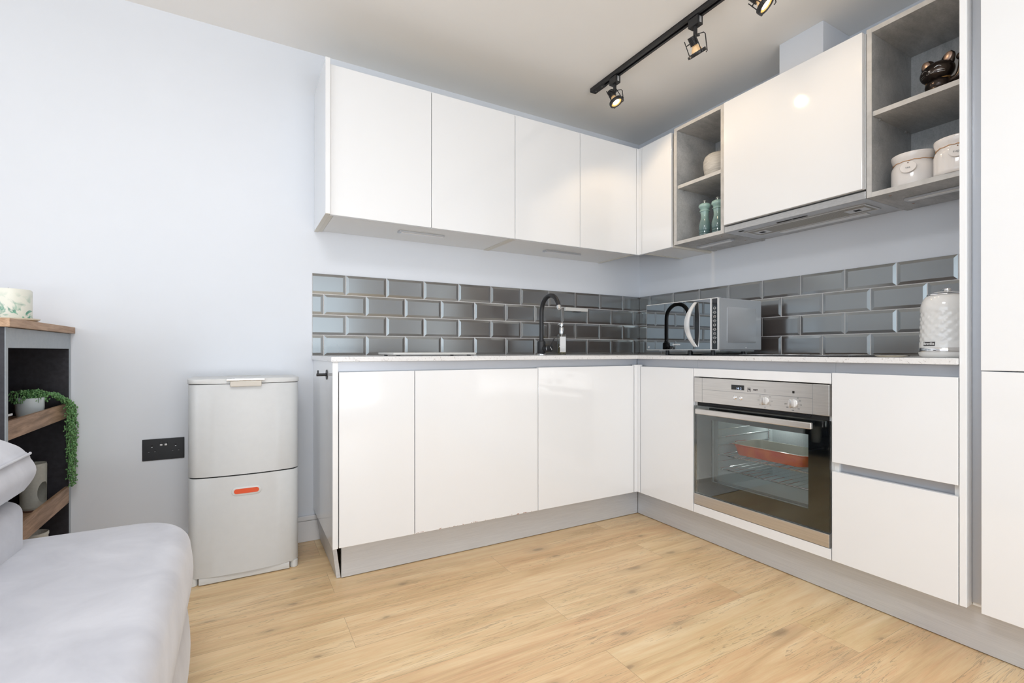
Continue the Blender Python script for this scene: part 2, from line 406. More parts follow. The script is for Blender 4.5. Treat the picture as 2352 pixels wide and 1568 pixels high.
def winframe(name, axis, pos, u0, u1, z0, z1, n):
    b = B(); f = .05
    def q(a, c, v0, v1):
        if axis == 'y': box(b, a, c, pos-.045, pos-.005, v0, v1, .004)
        else: box(b, pos-.045, pos-.005, a, c, v0, v1, .004)
    q(u0, u1, z0, z0+f); q(u0, u1, z1-f, z1)
    for i in range(n+1):
        u = u0+(u1-u0-f)*i/n; q(u, u+f, z0+f, z1-f)
    struct(name, b, M['trim'])
winframe('window_1', 'y', YF, -1.75, 1.55, .25, 2.15, 3)
winframe('window_2', 'x', XL, -1.85, 1.15, .25, 2.15, 3)
def skirting(name, x0, x1, y0, y1, axis):
    b = B()
    if axis == 'x': box(b, x0, x1, y0+.006, y1, 0, .098, .002); box(b, x0, x1, y0, y1, .102, .124, .003); box(b, x0, x1, y0+.010, y1, .09, .11)
    else: box(b, x0, x1, y0, y1, 0, .098, .002); box(b, x0, x1, y0, y1, .102, .124, .003); box(b, x0+.003, x1-.003, y0, y1, .09, .11)
    struct(name, b, M['trim'])
skirting('baseboard_back', XL, .40, YW-.018, YW, 'x')
skirting('baseboard_left', XL, XL+.018, YF, YW-.018, 'y')
# boxed-in duct above the cooker hood
struct('trim_1', bx(2.21, XW, 1.168, 1.364, 2.1335, ZC, .002), M['wall'])

t = thing('added_fill_lamp', 'added fill lamp, white and flush, unseen above the viewer', 'ceiling lamp', (-.1, .35, ZC))  # added out of view as a housing for the overhead fill
b = B(); prism(b, rrect(-.40, .20, .05, .65, .03, 4), ZC-.080, ZC-.0005, .003); obj('housing', b, M['trim'], t)

# ---------------------------------------------------------------- wall tiles
def tiles(name, along, rows, label):
    t = thing(name, label, 'tiles'); b = B(); g = B(); z0 = .8905; P = .0997; gr = .0030
    def put(u0, u1, z0, z1, e0, e1):
        # a tile with a raised field: outer rim 4 mm, field 8 mm proud of the wall
        bw = .0125; o = .0062; p = .0088
        a = [(u0, z0), (u1, z0), (u1, z1), (u0, z1)]
        i = [(u0+(bw if e0 else 0), z0+bw), (u1-(bw if e1 else 0), z0+bw), (u1-(bw if e1 else 0), z1-bw), (u0+(bw if e0 else 0), z1-bw)]
        f = (lambda u, z, d: (u, YW-d, z)) if along == 'x' else (lambda u, z, d: (XW-d, u, z))
        w0 = [b.verts.new(f(u, z, .0002)) for u, z in a]; w1 = [b.verts.new(f(u, z, o)) for u, z in a]; w2 = [b.verts.new(f(u, z, p)) for u, z in i]
        for k in range(4):
            j = (k+1) % 4; b.faces.new((w0[k], w0[j], w1[j], w1[k])); b.faces.new((w1[k], w1[j], w2[j], w2[k]))
        b.faces.new(w2)
    for r, joints in enumerate(rows):
        za = z0+P*(3-r); zb = za+P-gr
        for k in range(len(joints)-1):
            put(joints[k]+gr/2, joints[k+1]-gr/2, za, zb, k > 0, k < len(joints)-2)
    lo, hi = rows[0][0], rows[0][-1]
    if along == 'x': box(g, lo, hi, YW-.0056, YW-.0001, .8892, z0+4*P-gr)
    else: box(g, XW-.0056, XW-.0001, lo, hi, .8892, z0+4*P-gr)
    obj('tiling', b, M['tile'], t); obj('grout', g, M['grout'], t); return t
def js(a, step, n, lo, hi): return [lo]+[a+step*i for i in range(n) if lo+.01 < a+step*i < hi-.01]+[hi]
tiles('tile_backsplash', 'x', [js(.4583, .2018, 12, .302, XW-.004), js(.3545, .2018, 12, .302, XW-.004)]*2, 'sloping-edged grey glass wall tiles behind the black kitchen tap')
tiles('tile_backsplash', 'y', [js(.783, .2018, 12, .6045, YW-.009), js(.6785, .2018, 12, .6045, YW-.009)]*2, 'grey glass wall tiles behind the microwave and white kettle')

# ---------------------------------------------------------------- base cabinets
YA, XB = 1.9487, 1.873          # door front planes
YU, XU = 2.1668, 2.0964
DT = .018
GB = 'white gloss base cabinets under the worktop'
def baseA(x0, x1, z1, label, mt, dx0=None, dx1=None):
    t = thing('base_cabinet', label, 'cabinet', ((x0+x1)/2, 2.2, .15), GB)
    b = B(); p = .016
    box(b, x0, x0+p, YA+DT+.002, YW-.012, .15, .826); box(b, x1-p, x1, YA+DT+.002, YW-.012, .15, .826)
    box(b, x0, x1, YA+DT+.002, YW-.012, .15, .166); box(b, x0, x1, YW-.03, YW-.012, .15, .826)
    obj('body', b, M['satin'], t)
    obj('door', bx((dx0 or x0)+.0015, (dx1 or x1)-.0015, YA, YA+DT, .1505, z1, .0012), mt, t)
    xr = XB+.0285 if x1 > 1.8 else x1
    r = B(); box(r, x0, xr, YA+.030, YA+.036, .815, .868); box(r, x0, xr, YA+.018, YA+.033, .809, .815)
    obj('handle_rail', r, M['rail'], t, label='grey metal grip rail'); return t
baseA(.331, .633, .829, 'narrow white base cabinet at the left end, beside the black coat hook panel', M['gloss'], .3305)
baseA(.633, 1.240, .829, 'white base cabinet in the middle of its run, under the white chopping board end', M['glossrust'])
baseA(1.240, 1.851, .8325, 'white base cabinet below the tap, left of the inner corner post', M['gloss'])
t = thing('base_end_panel', 'gloss white panel closing the left end of the base cabinets', 'panel', (.318, 2.2, .15))
obj('panel', bx(.308, .3285, YA-.001, YW-.0005, .150, .869, .001), M['gloss'], t)
t = thing('base_corner_post', 'white filler post in the inner corner between the base cabinets', 'corner post', (1.865, 1.94, .15))
b = B(); box(b, 1.8535, 1.8735, YA-.002, YA+.016, .1505, .838, .001); box(b, 1.8735, 1.891, YA-.022, YA+.016, .1505, .838, .001)
obj('post', b, M['gloss'], t)

def baseB(y0, y1, label):
    t = thing('base_cabinet', label, 'cabinet', (2.15, (y0+y1)/2, .15), GB); b = B(); p = .016
    box(b, XB+DT+.002, XW-.012, y0, y0+p, .15, .826); box(b, XB+DT+.002, XW-.012, y1-p, y1, .15, .826)
    box(b, XB+DT+.002, XW-.012, y0, y1, .15, .166); box(b, XW-.03, XW-.012, y0, y1, .15, .826)
    obj('body', b, M['satin'], t)
    yr = YA+.0285 if y1 > 1.9 else y1
    r = B(); box(r, XB+.030, XB+.036, y0, yr, .815, .868); box(r, XB+.018, XB+.033, y0, yr if y1 < 1.9 else YA+.017, .809, .8149)
    obj('handle_rail', r, M['rail'], t, label='grey metal grip rail'); return t
t = baseB(1.575, 1.923, 'slim white base cabinet between the inner corner and the oven')
obj('door', bx(XB, XB+DT, 1.5765, 1.9215, .1505, .829, .0012), M['gloss'], t)
t = baseB(.604, .961, 'white base cabinet with two deep drawers, right of the oven')
for z0, z1 in ((.508, .8315), (.1505, .4745)):
    d = obj('drawer', bx(XB, XB+DT, .6055, .9595, z0, z1, .0012), M['gloss'], t)
b = B(); box(b, XB+.030, XB+.036, .612, .952, .455, .525); box(b, XB+.018, XB+.033, .612, .952, .450, .455)
obj('handle_rail', b, M['rail'], t, label='grey metal grip rail')
t = baseB(.9615, 1.5745, 'white oven housing with slim strips above and below the steel oven')
obj('top_strip', bx(XB, XB+DT, .963, 1.573, .7915, .8295, .001), M['gloss'], t)
obj('bottom_strip', bx(XB, XB+DT, .963, 1.573, .1505, .1895, .001), M['gloss'], t)

# plinths
o = obj('plinth', bx(.3535, XB+.0757, YA+.0734, YA+.0894, .003, .1495, .001), M['plinth']); tag(o, 'brushed metal kickboard under the base cabinets along the sink wall', 'kickboard')
o = obj('plinth', bx(XB+.0757, XB+.0917, -1.2, YA+.0714, .003, .1495, .001), M['plinth']); tag(o, 'brushed metal kickboard under the oven, drawers and tall unit', 'kickboard')
ORG[o.name] = Vector((0, 0, 0)); obj('edge_label', bx(XB+.0745, XB+.0757, 1.19, 1.31, .128, .1470), M['offwhite'], o, label='small white label')
b = B(); prism(b, [(0, 0), (.0155, 0), (.0155, .455), (0, .455)], 0, .1465)
for v in b.verts:
    v.co.x += .3175+.0185*(1-v.co.z/.1465); v.co.y += 2.030
    if v.co.y < 2.1: v.co.y -= .004*math.sin(v.co.z*60)*.3
bmesh.ops.translate(b, verts=b.verts, vec=(0, 0, .002))
o = obj('plinth', b, M['plinth']); tag(o, 'short leaning kickboard at the left end, come away from the corner', 'kickboard')
b = B(); box(b, .336, .345, YA+.095, YA+.115, .003, .14)

# worktop with a sink cut-out
def worktop():
    t = thing('worktop', 'white speckled quartz L-shaped worktop on the base cabinets', 'worktop', (1.3, 2.2, .87)); b = B()
    yf = YA-.0117; xf = XB-.012; yb = YW-.0005; xb = XW-.0005
    sx0, sx1, sy0, sy1 = 1.275, 1.665, 2.035, 2.235
    xs = [.3015, sx0, sx1, xf, xb]; ys = [.6045, yf, sy0, sy1, yb]
    def cell(i, j):
        if j == 0: return i == 3
        if i == 1 and j == 2: return False
        return True
    V = {}
    def vv(i, j, z):
        if (i, j, z) not in V: V[(i, j, z)] = b.verts.new((xs[i], ys[j], z))
        return V[(i, j, z)]
    Z = (.8695, .889)
    for i in range(4):
        for j in range(4):
            if not cell(i, j): continue
            b.faces.new([vv(*p, Z[1]) for p in ((i, j), (i+1, j), (i+1, j+1), (i, j+1))]); b.faces.new([vv(*p, Z[0]) for p in ((i, j), (i, j+1), (i+1, j+1), (i+1, j))])
            for (p, q, ni, nj) in (((i, j), (i+1, j), i, j-1), ((i+1, j), (i+1, j+1), i+1, j), ((i+1, j+1), (i, j+1), i, j+1), ((i, j+1), (i, j), i-1, j)):
                if not (0 <= ni < 4 and 0 <= nj < 4 and cell(ni, nj)):
                    b.faces.new((vv(*p, Z[0]), vv(*q, Z[0]), vv(*q, Z[1]), vv(*p, Z[1])))
    es = [e for e in b.edges if len(e.link_faces) == 2 and e.link_faces[0].normal.dot(e.link_faces[1].normal) < .5]
    bmesh.ops.recalc_face_normals(b, faces=b.faces); b.normal_update()
    es = [e for e in b.edges if len(e.link_faces) == 2 and e.link_faces[0].normal.dot(e.link_faces[1].normal) < .5]
    bmesh.ops.bevel(b, geom=es, offset=.0012, segments=2, affect='EDGES')
    obj('slab', b, M['quartz'], t)
    s = thing('kitchen_sink', 'stainless steel sink set into the worktop in front of the black tap', 'sink', (1.47, 2.135, .7)); b = B()
    g = .004
    box(b, sx0-g, sx1+g, sy0-g, sy0-.001, .72, .8690); box(b, sx0-g, sx1+g, sy1+.001, sy1+g, .72, .8690)
    box(b, sx0-g, sx0-.001, sy0-g, sy1+g, .72, .8690); box(b, sx1+.001, sx1+g, sy0-g, sy1+g, .72, .8690)
    box(b, sx0-g, sx1+g, sy0-g, sy1+g, .715, .72); obj('basin', b, M['steel'], s)
    obj('drain', lathe(B(), [(0, .7205), (.02, .7205), (.022, .722), (.04, .722), (.042, .7202)], (1.47, 2.135, 0), 32), M['chrome'], s, True)
worktop()

# tall unit at the right
t = thing('tall_side_panel', 'full-height white side panel between the worktop and the tall unit', 'panel', (2.15, .595, .15))
obj('panel', bx(XB, XW-.0005, .5862, .6032, .1505, 2.20, .0015), M['gloss'], t)
t = thing('tall_cabinet', 'tall white cabinet with gloss doors at the right edge of the kitchen', 'cabinet', (2.15, .25, .15))
b = B(); box(b, XB+.042, XW-.012, -.06, .585, .1505, 2.20)
obj('body', b, M['satin'], t)
obj('handle_rail', bx(XB+.0385, XB+.042, .49, .5855, .16, 2.20), M['rail'], t, label='grey vertical grip recess')
obj('door', bx(XB-.002, XB+DT, -.048, .5545, .8545, 2.20, .0015), M['gloss'], t, label='upper gloss door')
obj('door', bx(XB-.002, XB+DT, -.048, .5535, .150, .8515, .0015), M['gloss'], t, label='lower gloss door')

# ---------------------------------------------------------------- wall cabinets
ZUB, ZUT = 1.4908, 2.1300
def upperA(x0, xs, x1, label):
    t = thing('wall_cabinet', label, 'cabinet', ((x0+x1)/2, 2.34, ZUB), 'white gloss wall cabinets'); b = B(); p = .017; ya = YU+DT+.003
    box(b, x0, x0+p, ya, YW-.0005, ZUB+.001, ZUT, .001); box(b, x1-p, x1, ya, YW-.0005, ZUB+.001, ZUT, .001)
    box(b, x0+p, x1-p, ya, YW-.0005, ZUT-.016, ZUT); box(b, x0+p, x1-p, YW-.02, YW-.0005, ZUB+.005, ZUT-.016)
    obj('body', b, M['cream'], t, label='cream edged carcass')
    obj('base_board', bx(x0+p+.0015, x1-p-.0015, ya+.008, YW-.002, ZUB+.0035, ZUB+.020, .001), M['satin'], t)
    for a, c in ((x0, xs), (xs, x1)): obj('door', bx(a+.0014, c-.0014, YU, YU+DT, ZUB+.0005, ZUT, .0012), M['gloss'], t)
upperA(.3315, .785, 1.238, 'left double-door white wall cabinet, furthest from the corner')
upperA(1.238, 1.656, 2.078, 'double-door white wall cabinet above the black tap')
t = thing('wall_end_panel', 'white panel closing the left end of the wall cabinets', 'panel', (.32, 2.33, ZUB))
obj('panel', bx(.3115, .3305, YU-.020, YW-.0005, ZUB-.001, 2.1455, .001), M['gloss'], t)
obj('edge_strip', bx(.3120, .3300, YU-.019, YW-.0010, ZUB-.0025, ZUB-.0010), M['cream'], t)
t = thing('wall_corner_post', 'white filler post in the inner corner between the wall cabinets', 'corner post', (2.09, 2.16, ZUB))
b = B(); box(b, 2.0795, XU, YU-.001, YU+.018, ZUB+.0005, ZUT, .001); box(b, XU-.0005, XU+.018, 2.1425, YU+.018, ZUB+.0005, ZUT, .001)
obj('post', b, M['gloss'], t)
# narrow corner cabinet on the right wall
t = thing('wall_cabinet', 'narrow white wall cabinet between the corner and the left grey open shelves', 'cabinet', (2.27, 2.02, ZUB), 'white gloss wall cabinets')
b = B(); xa = XU+DT+.003
box(b, xa, XW-.0005, 1.913, 1.929, ZUB+.001, ZUT); box(b, xa, XW-.0005, 2.125, 2.141, ZUB+.001, ZUT); box(b, xa, XW-.0005, 1.93, 2.125, ZUT-.016, ZUT)
obj('body', b, M['cream'], t, label='cream edged carcass')
obj('base_board', bx(xa+.008, XW-.002, 1.931, 2.123, ZUB+.0035, ZUB+.020), M['satin'], t)
obj('door', bx(XU, XU+DT, 1.9145, 2.1400, ZUB+.0005, ZUT, .0012), M['gloss'], t)

def shelf_unit(y0, y1, label, zs):
    t = thing('open_shelf_unit', label, 'shelf unit', (2.27, (y0+y1)/2, 1.497), 'grey concrete-effect open shelf units'); p = .018; z0, z1 = 1.4975, 2.142; x0 = XU+.001
    obj('back_panel', bx(XW-.012, XW-.0005, y0+p, y1-p, z0+p, z1-p), M['concrete'], t)
    for a in (y0, y1-p):
        b = B(); box(b, x0+.001, XW-.0005, a, a+p, z0, z1); s = obj('side_panel', b, M['concrete'], t)
        obj('edging', bx(x0, x0+.001, a, a+p, z0, z1), M['cedge'], s)
    for nm, za, xx in (('top_board', z1-p, x0), ('bottom_board', z0, x0), ('shelf', zs, x0+.008)):
        s = obj(nm, bx(xx+.001, XW-.0125, y0+p+.0003, y1-p-.0003, za, za+p), M['concrete'], t)
        obj('edging', bx(xx, xx+.001, y0+p+.0003, y1-p-.0003, za, za+p), M['cedge'], s)
    for yy in (y0+p, y1-p):
        sgn = 1 if yy < (y0+y1)/2 else -1
        for xx in (x0+.05, XW-.07):
            b = B(); cyl(b, (xx, yy, zs-.004), (xx, yy+sgn*.009, zs-.004), .003, 10); box(b, xx-.003, xx+.003, yy+sgn*.004, yy+sgn*.008, zs-.010, zs-.0005)
            obj('shelf_peg', b, M['steel'], t)
    for yy in (y0+.045, y1-.06):
        for xx in (XU+.045, XW-.10): obj('screw_cap', lathe(B(), [(0, 0), (.0042, 0), (.0042, .0008), (0, .0010)], (xx, yy, z0), 14, (0, 0, -1)), M['rust'], t)
    return t
shelf_unit(1.5785, 1.8945, 'grey open shelf unit left of the cooker hood, holding two pepper mills', 1.806)
shelf_unit(.6040, .9505, 'grey open shelf unit right of the cooker hood, holding jars and cat figurine', 1.807)

# hood housing and cooker hood
t = thing('hood_cabinet', 'large white flap-door cabinet above the cooker hood', 'cabinet', (2.27, 1.26, 1.53))
b = B(); box(b, XU+.003, XW-.0005, .9535, .9695, 1.535, 2.131); box(b, XU+.003, XW-.0005, 1.561, 1.577, 1.535, 2.131); box(b, XU+.003, XW-.0005, .97, 1.56, 2.115, 2.131); box(b, XU+.012, XW-.0005, .97, 1.56, 1.535, 1.55)
obj('body', b, M['satin'], t)
obj('door', bx(XU-.019, XU-.001, .9560, 1.5640, 1.5315, 2.1330, .0014), M['gloss'], t)
t = thing('cooker_hood', 'slim steel pull-out cooker hood under the large white flap door', 'cooker hood', (2.27, 1.26, 1.497))
obj('visor', bx(XU+.002, XU+.016, .9535, 1.5765, 1.4975, 1.5270, .0015), M['hoodsteel'], t, label='brushed steel front strip')
b = B(); box(b, XU+.017, XW-.06, .9535, 1.5765, 1.4985, 1.531, .001); box(b, XW-.058, XW-.0005, .9535, 1.5765, 1.505, 1.531)
obj('casing', b, M['hoodsteel'], t)
s = obj('grease_filter', bx(2.178, 2.290, .995, 1.510, 1.4955, 1.4985, .001), M['filter'], t, label='tan perforated mesh filter')
for a, c in ((1.005, 1.085), (1.43, 1.495)):
    obj('filter_latch', bx(2.205, 2.262, a, c, 1.4940, 1.4957, .0006), M['steel'], s)
    obj('latch_grip', bx(2.222, 2.246, (a+c)/2-.012, (a+c)/2+.012, 1.4935, 1.4942), M['darkgap'], s)
b = B()
for x0, x1, y0, y1 in ((2.170, 2.178, .987, 1.518), (2.290, 2.298, .987, 1.518), (2.178, 2.290, .987, .995), (2.178, 2.290, 1.510, 1.518)): box(b, x0, x1, y0, y1, 1.4950, 1.4985, .0006)
obj('filter_frame', b, M['steel'], t)
obj('light_cover', bx(2.318, 2.356, 1.05, 1.43, 1.4962, 1.4985, .0008), M['silverlight'], t, label='pale strip light cover')
for q in ((2.140, 2.152, 1.20, 1.262), (2.140, 2.152, 1.268, 1.335), (2.135, 2.148, 1.50, 1.525)): obj('air_slot', bx(*q, 1.4972, 1.4984), M['darkgap'], t)

# under-cabinet lights
GL = 'slim under-cabinet lights'
def ucl(x0, x1, y0, y1, z, label):
    t = thing('cabinet_light', label, 'cabinet light', ((x0+x1)/2, (y0+y1)/2, z), GL)
    obj('housing', bx(x0, x1, y0, y1, z-.009, z-.0003, .0015), M['silver'], t)
    if x1-x0 > y1-y0: obj('diffuser', bx(x0+.012, x1-.004, y0+.006, y1-.006, z-.0115, z-.0085, .001), M['silverlight'], t)
    else: obj('diffuser', bx(x0+.006, x1-.006, y0+.012, y1-.012, z-.0115, z-.0085, .001), M['silverlight'], t)
ucl(.668, .898, 2.289, 2.327, ZUB+.0035, 'small light strip under the left wall cabinet')
ucl(1.530, 1.780, 2.318, 2.358, ZUB+.0035, 'small light strip under the wall cabinet above the tap')
ucl(2.222, 2.256, 1.632, 1.846, 1.4975, 'small light strip under the left grey shelf unit')
ucl(2.222, 2.256, .640, .880, 1.4975, 'small light strip under the right grey shelf unit')

# ---------------------------------------------------------------- oven
def oven():
    t = thing('built_in_oven', 'stainless steel built-in oven with black glass door', 'oven', (2.1, 1.267, .19))
    y0, y1 = .9675, 1.5685; X = XB-.002
    p = obj('control_panel', bx(X, X+.02, y0, y1, .6725, .7875, .002), M['steel'], t)
    b = B()
    for yy in (1.026, 1.523): box(b, X-.0003, X+.001, yy-.0006, yy+.0006, .6735, .7865)
    box(b, X-.0003, X+.001, 1.026, 1.523, .7325, .7338); obj('panel_joint', b, M['slotgrey'], p)
    q = obj('clock_display', bx(X-.0012, X+.001, 1.309, 1.370, .7435, .7645, .0006), M['blackplastic'], p)
    def tx(s, size, y, z, m, bold=0, d=X-.0004, par=p, nm='marking', sp=1.): return text(nm, s, size, (d, y, z), (0, -1, 0), (0, 0, 1), m, par, bold=bold, space=sp)
    tx('14: 2', .0125, 1.333, .7500, M['led'], .0001, X-.0014, p, 'clock_digits')
    tx('NEFF', .0085, 1.2570, .7488, M['ink'], .0004, sp=1.15)
    b = B(); c = (X-.0004, 1.2860, .7500)
    tube(b, [(c[0], c[1]+.0085*math.cos(a), c[2]+.0085*math.sin(a)) for a in [2*PI*i/28 for i in range(28)]], .0005, 6, closed=True)
    box(b, c[0]-.0004, c[0]+.0004, c[1]-.0035, c[1]+.0045, c[2]-.003, c[2]+.0035); box(b, c[0]-.0004, c[0]+.0004, c[1]-.0055, c[1]-.0015, c[2]-.005, c[2]+.001)
    for s in (-1, 1): box(b, c[0]-.0004, c[0]+.0004, c[1]+s*.006-.001, c[1]+s*.006+.001, c[2]-.0105, c[2]-.007)
    obj('emblem', b, M['ink'], p)
    for yy in (1.3535, 1.3255):
        k = B(); lathe(k, [(0, 0), (.0085, 0), (.0085, .0012), (.0065, .0022), (.0062, .0015), (.005, .0015), (.0048, .004), (.004, .0048), (0, .0048)], (X, yy, .7090), 28, (-1, 0, 0))
        obj('push_button', k, M['chrome'], p, True)
    for yy in (1.2150, 1.1000):
        k = B(); lathe(k, [(0, 0), (.0165, 0), (.0165, .004), (.0155, .006), (0, .006)], (X, yy, .7080), 36, (-1, 0, 0))
        kn = obj('control_knob', k, M['silverlight'], p, True)
        k = B(); prism(k, rrect(-.0065, .0065, -.0165, .0165, .0062, 6), 0, .017, .002, mtx=XF((X-.005, yy, .7080), (0, -1, 0), (0, 0, 1)))
        obj('knob_grip', k, M['steel'], kn, True)
    # markings round the knobs
    b = B()
    def sq(y, z, w, h, fill=False):
        if fill: box(b, X-.0006, X, y-w/2, y+w/2, z-h/2, z+h/2); return
        for (a, c, d, e) in ((y-w/2, y+w/2, z-h/2, z-h/2+.0006), (y-w/2, y+w/2, z+h/2-.0006, z+h/2), (y-w/2, y-w/2+.0006, z-h/2, z+h/2), (y+w/2-.0006, y+w/2, z-h/2, z+h/2)): box(b, X-.0005, X, a, c, d, e)
    sq(1.2150, .7490, .0075, .0085); sq(1.2150, .7410, .0012, .0012, True)
    for a in (-140, -90, -35, 0, 40, 140, 180): sq(1.2150-.0285*math.cos(R(a)), .7080+.0275*math.sin(R(a)), .0055, .0045)
    obj('mode_symbols', b, M['slotgrey'], p); b = B(); box(b, X-.0006, X, 1.0943, 1.1027, .7468, .7562); obj('indicator', b, M['darkgap'], p); b = B()
    for a in (50, 22, -8, -35, -62, -90, -115, -142, 190): sq(1.1000-.0215*math.cos(R(a)), .7080+.0215*math.sin(R(a)), .0012, .0012, True)
    obj('temperature_marks', b, M['slotgrey'], p)
    for s, a in (('50', 52), ('80', 25), ('120', -8), ('160', -45), ('200', -90), ('240', -140), ('270', 190)):
        tx(s, .0062, 1.1000-.0300*math.cos(R(a)), .7080+.0275*math.sin(R(a)), M['slotgrey'], .0001)
    # vent gap
    b = B(); box(b, X+.012, X+.02, y0+.01, y1-.01, .655, .6725); obj('vent', b, M['darkgap'], t)
    b = B()
    for z in (.6625, .6665): box(b, X+.006, X+.012, y0+.07, y1-.07, z, z+.0018)
    obj('vent_slat', b, M['blackplastic'], t)
    # door: glass with a frame, window and steel strip
    d = obj('oven_door', bx(X, X+.010, y0, y1, .2425, .6555, .001), M['ovenglass'], t, label='tinted black glass door')
    b = B(); wy0, wy1, wz0, wz1 = 1.048, 1.482, .311, .594; X2 = X+.0105
    for a, c, e, f in ((y0+.001, wy0, .2435, .6545), (wy1, y1-.001, .2435, .6545), (wy0, wy1, .2435, wz0), (wy0, wy1, wz1, .6545)): box(b, X2, X2+.006, a, c, e, f)
    obj('door_frame', b, M['blackgloss'], d)
    b = B(); g = .010
    for a, c, e, f in ((wy0, wy0+g, wz0, wz1), (wy1-2*g, wy1, wz0, wz1), (wy0, wy1, wz0, wz0+g), (wy0, wy1, wz1-.002, wz1)): box(b, X2+.02, X2+.022, a, c, e, f)
    obj('inner_seal', b, M['slotgrey'], d)
    obj('lower_strip', bx(X-.001, X+.018, y0, y1, .1925, .2415, .0015), M['steel'], t)
    b = B(); box(b, X-.045, X-.030, 1.008, 1.527, .6225, .6465, .003)
    h = obj('handle', b, M['steel'], d, label='steel bar handle')
    for yy in (1.055, 1.48): obj('handle_mount', bx(X-.032, X-.0002, yy-.012, yy+.012, .628, .640, .002), M['blackplastic'], d)
    # cavity
    b = B(); cy0, cy1, cz0, cz1, cx0, cx1 = 1.035, 1.50, .275, .615, X+.025, XW-.06; enam = mottled('grey_speckled_enamel', (.62, .68, .69), (.68, .74, .75), 200, .35)
    box(b, cx0, cx1, cy0-.01, cy0, cz0, cz1); box(b, cx0, cx1, cy1, cy1+.01, cz0, cz1); box(b, cx0, cx1, cy0-.01, cy1+.01, cz0-.01, cz0); box(b, cx0, cx1, cy0-.01, cy1+.01, cz1, cz1+.01); box(b, cx1, cx1+.01, cy0-.01, cy1+.01, cz0-.01, cz1+.01)
    obj('cavity', b, enam, t, label='pale grey enamel cavity')
    for yy in (cy0+.006, cy1-.006):
        b = B()
        for z in (.36, .395, .428, .47, .51, .545): tube(b, [(cx0+.03, yy, z), (cx1-.03, yy, z)], .0025, 8)
        for xx in (cx0+.04, cx1-.04): tube(b, [(xx, yy, .345), (xx, yy, .56)], .0025, 8)
        obj('side_rail', b, M['chrome'], t)
    lm = bpy.data.lights.new('added_cavity_fill', 'POINT'); lm.energy = .22; lm.color = (1, .97, .92); lm.shadow_soft_size = .02  # added fill that brightens the cavity behind the glass
    lo = bpy.data.objects.new('added_cavity_fill', lm); COL.objects.link(lo); lo.location = Vector((cx1-.05, cy1-.09, cz1-.035))-ORG[t.name]; lo.parent = t
    for z in (.428, .362):
        b = B(); x0, x1 = X+.085, cx1-.02
        tube(b, [(x0, cy0+.008, z), (x0, cy1-.008, z), (x1, cy1-.008, z), (x1, cy0+.008, z)], .0028, 8, closed=True)
        n = 13
        for i in range(1, n): yy = cy0+(cy1-cy0)*i/n; tube(b, [(x0, yy, z), (x1, yy, z)], .0014, 6)
        obj('wire_rack', b, M['chrome'], t)
    return t
oven()
# casserole dish on the rack
def dish():
    t = thing('roasting_dish', 'orange stoneware roasting dish on the upper wire rack inside the oven', 'dish', (2.09, 1.275, .432))
    b = B(); c = (2.09, 1.290)
    rings = []
    for hx, hy, z, r in ((.085, .150, .432, .03), (.088, .155, .4335, .03), (.098, .170, .478, .035), (.103, .178, .481, .035), (.103, .178, .484, .035), (.093, .166, .484, .03), (.084, .150, .440, .03)):
        pts = rrect(c[0]-hx, c[0]+hx, c[1]-hy, c[1]+hy, r, 5); rings.append([b.verts.new((x, y, z)) for x, y in pts])
    for k, (p, q) in enumerate(zip(rings, rings[1:])):
        for i in range(len(p)):
            f = b.faces.new((p[i], p[(i+1) % len(p)], q[(i+1) % len(p)], q[i])); f.material_index = 1 if k >= 4 else 0
    b.faces.new(rings[0]); f = b.faces.new(rings[-1]); f.material_index = 1
    obj('bowl', b, [M['orange'], M['creamglaze']], t, True)
    for s in (-1, 1):
        b = B(); prism(b, [(c[0]-.05, c[1]+s*.174), (c[0]+.05, c[1]+s*.174), (c[0]+.035, c[1]+s*.196), (c[0]-.035, c[1]+s*.196)], .474, .483, .002)
        obj('handle', b, M['orange'], t)
dish()

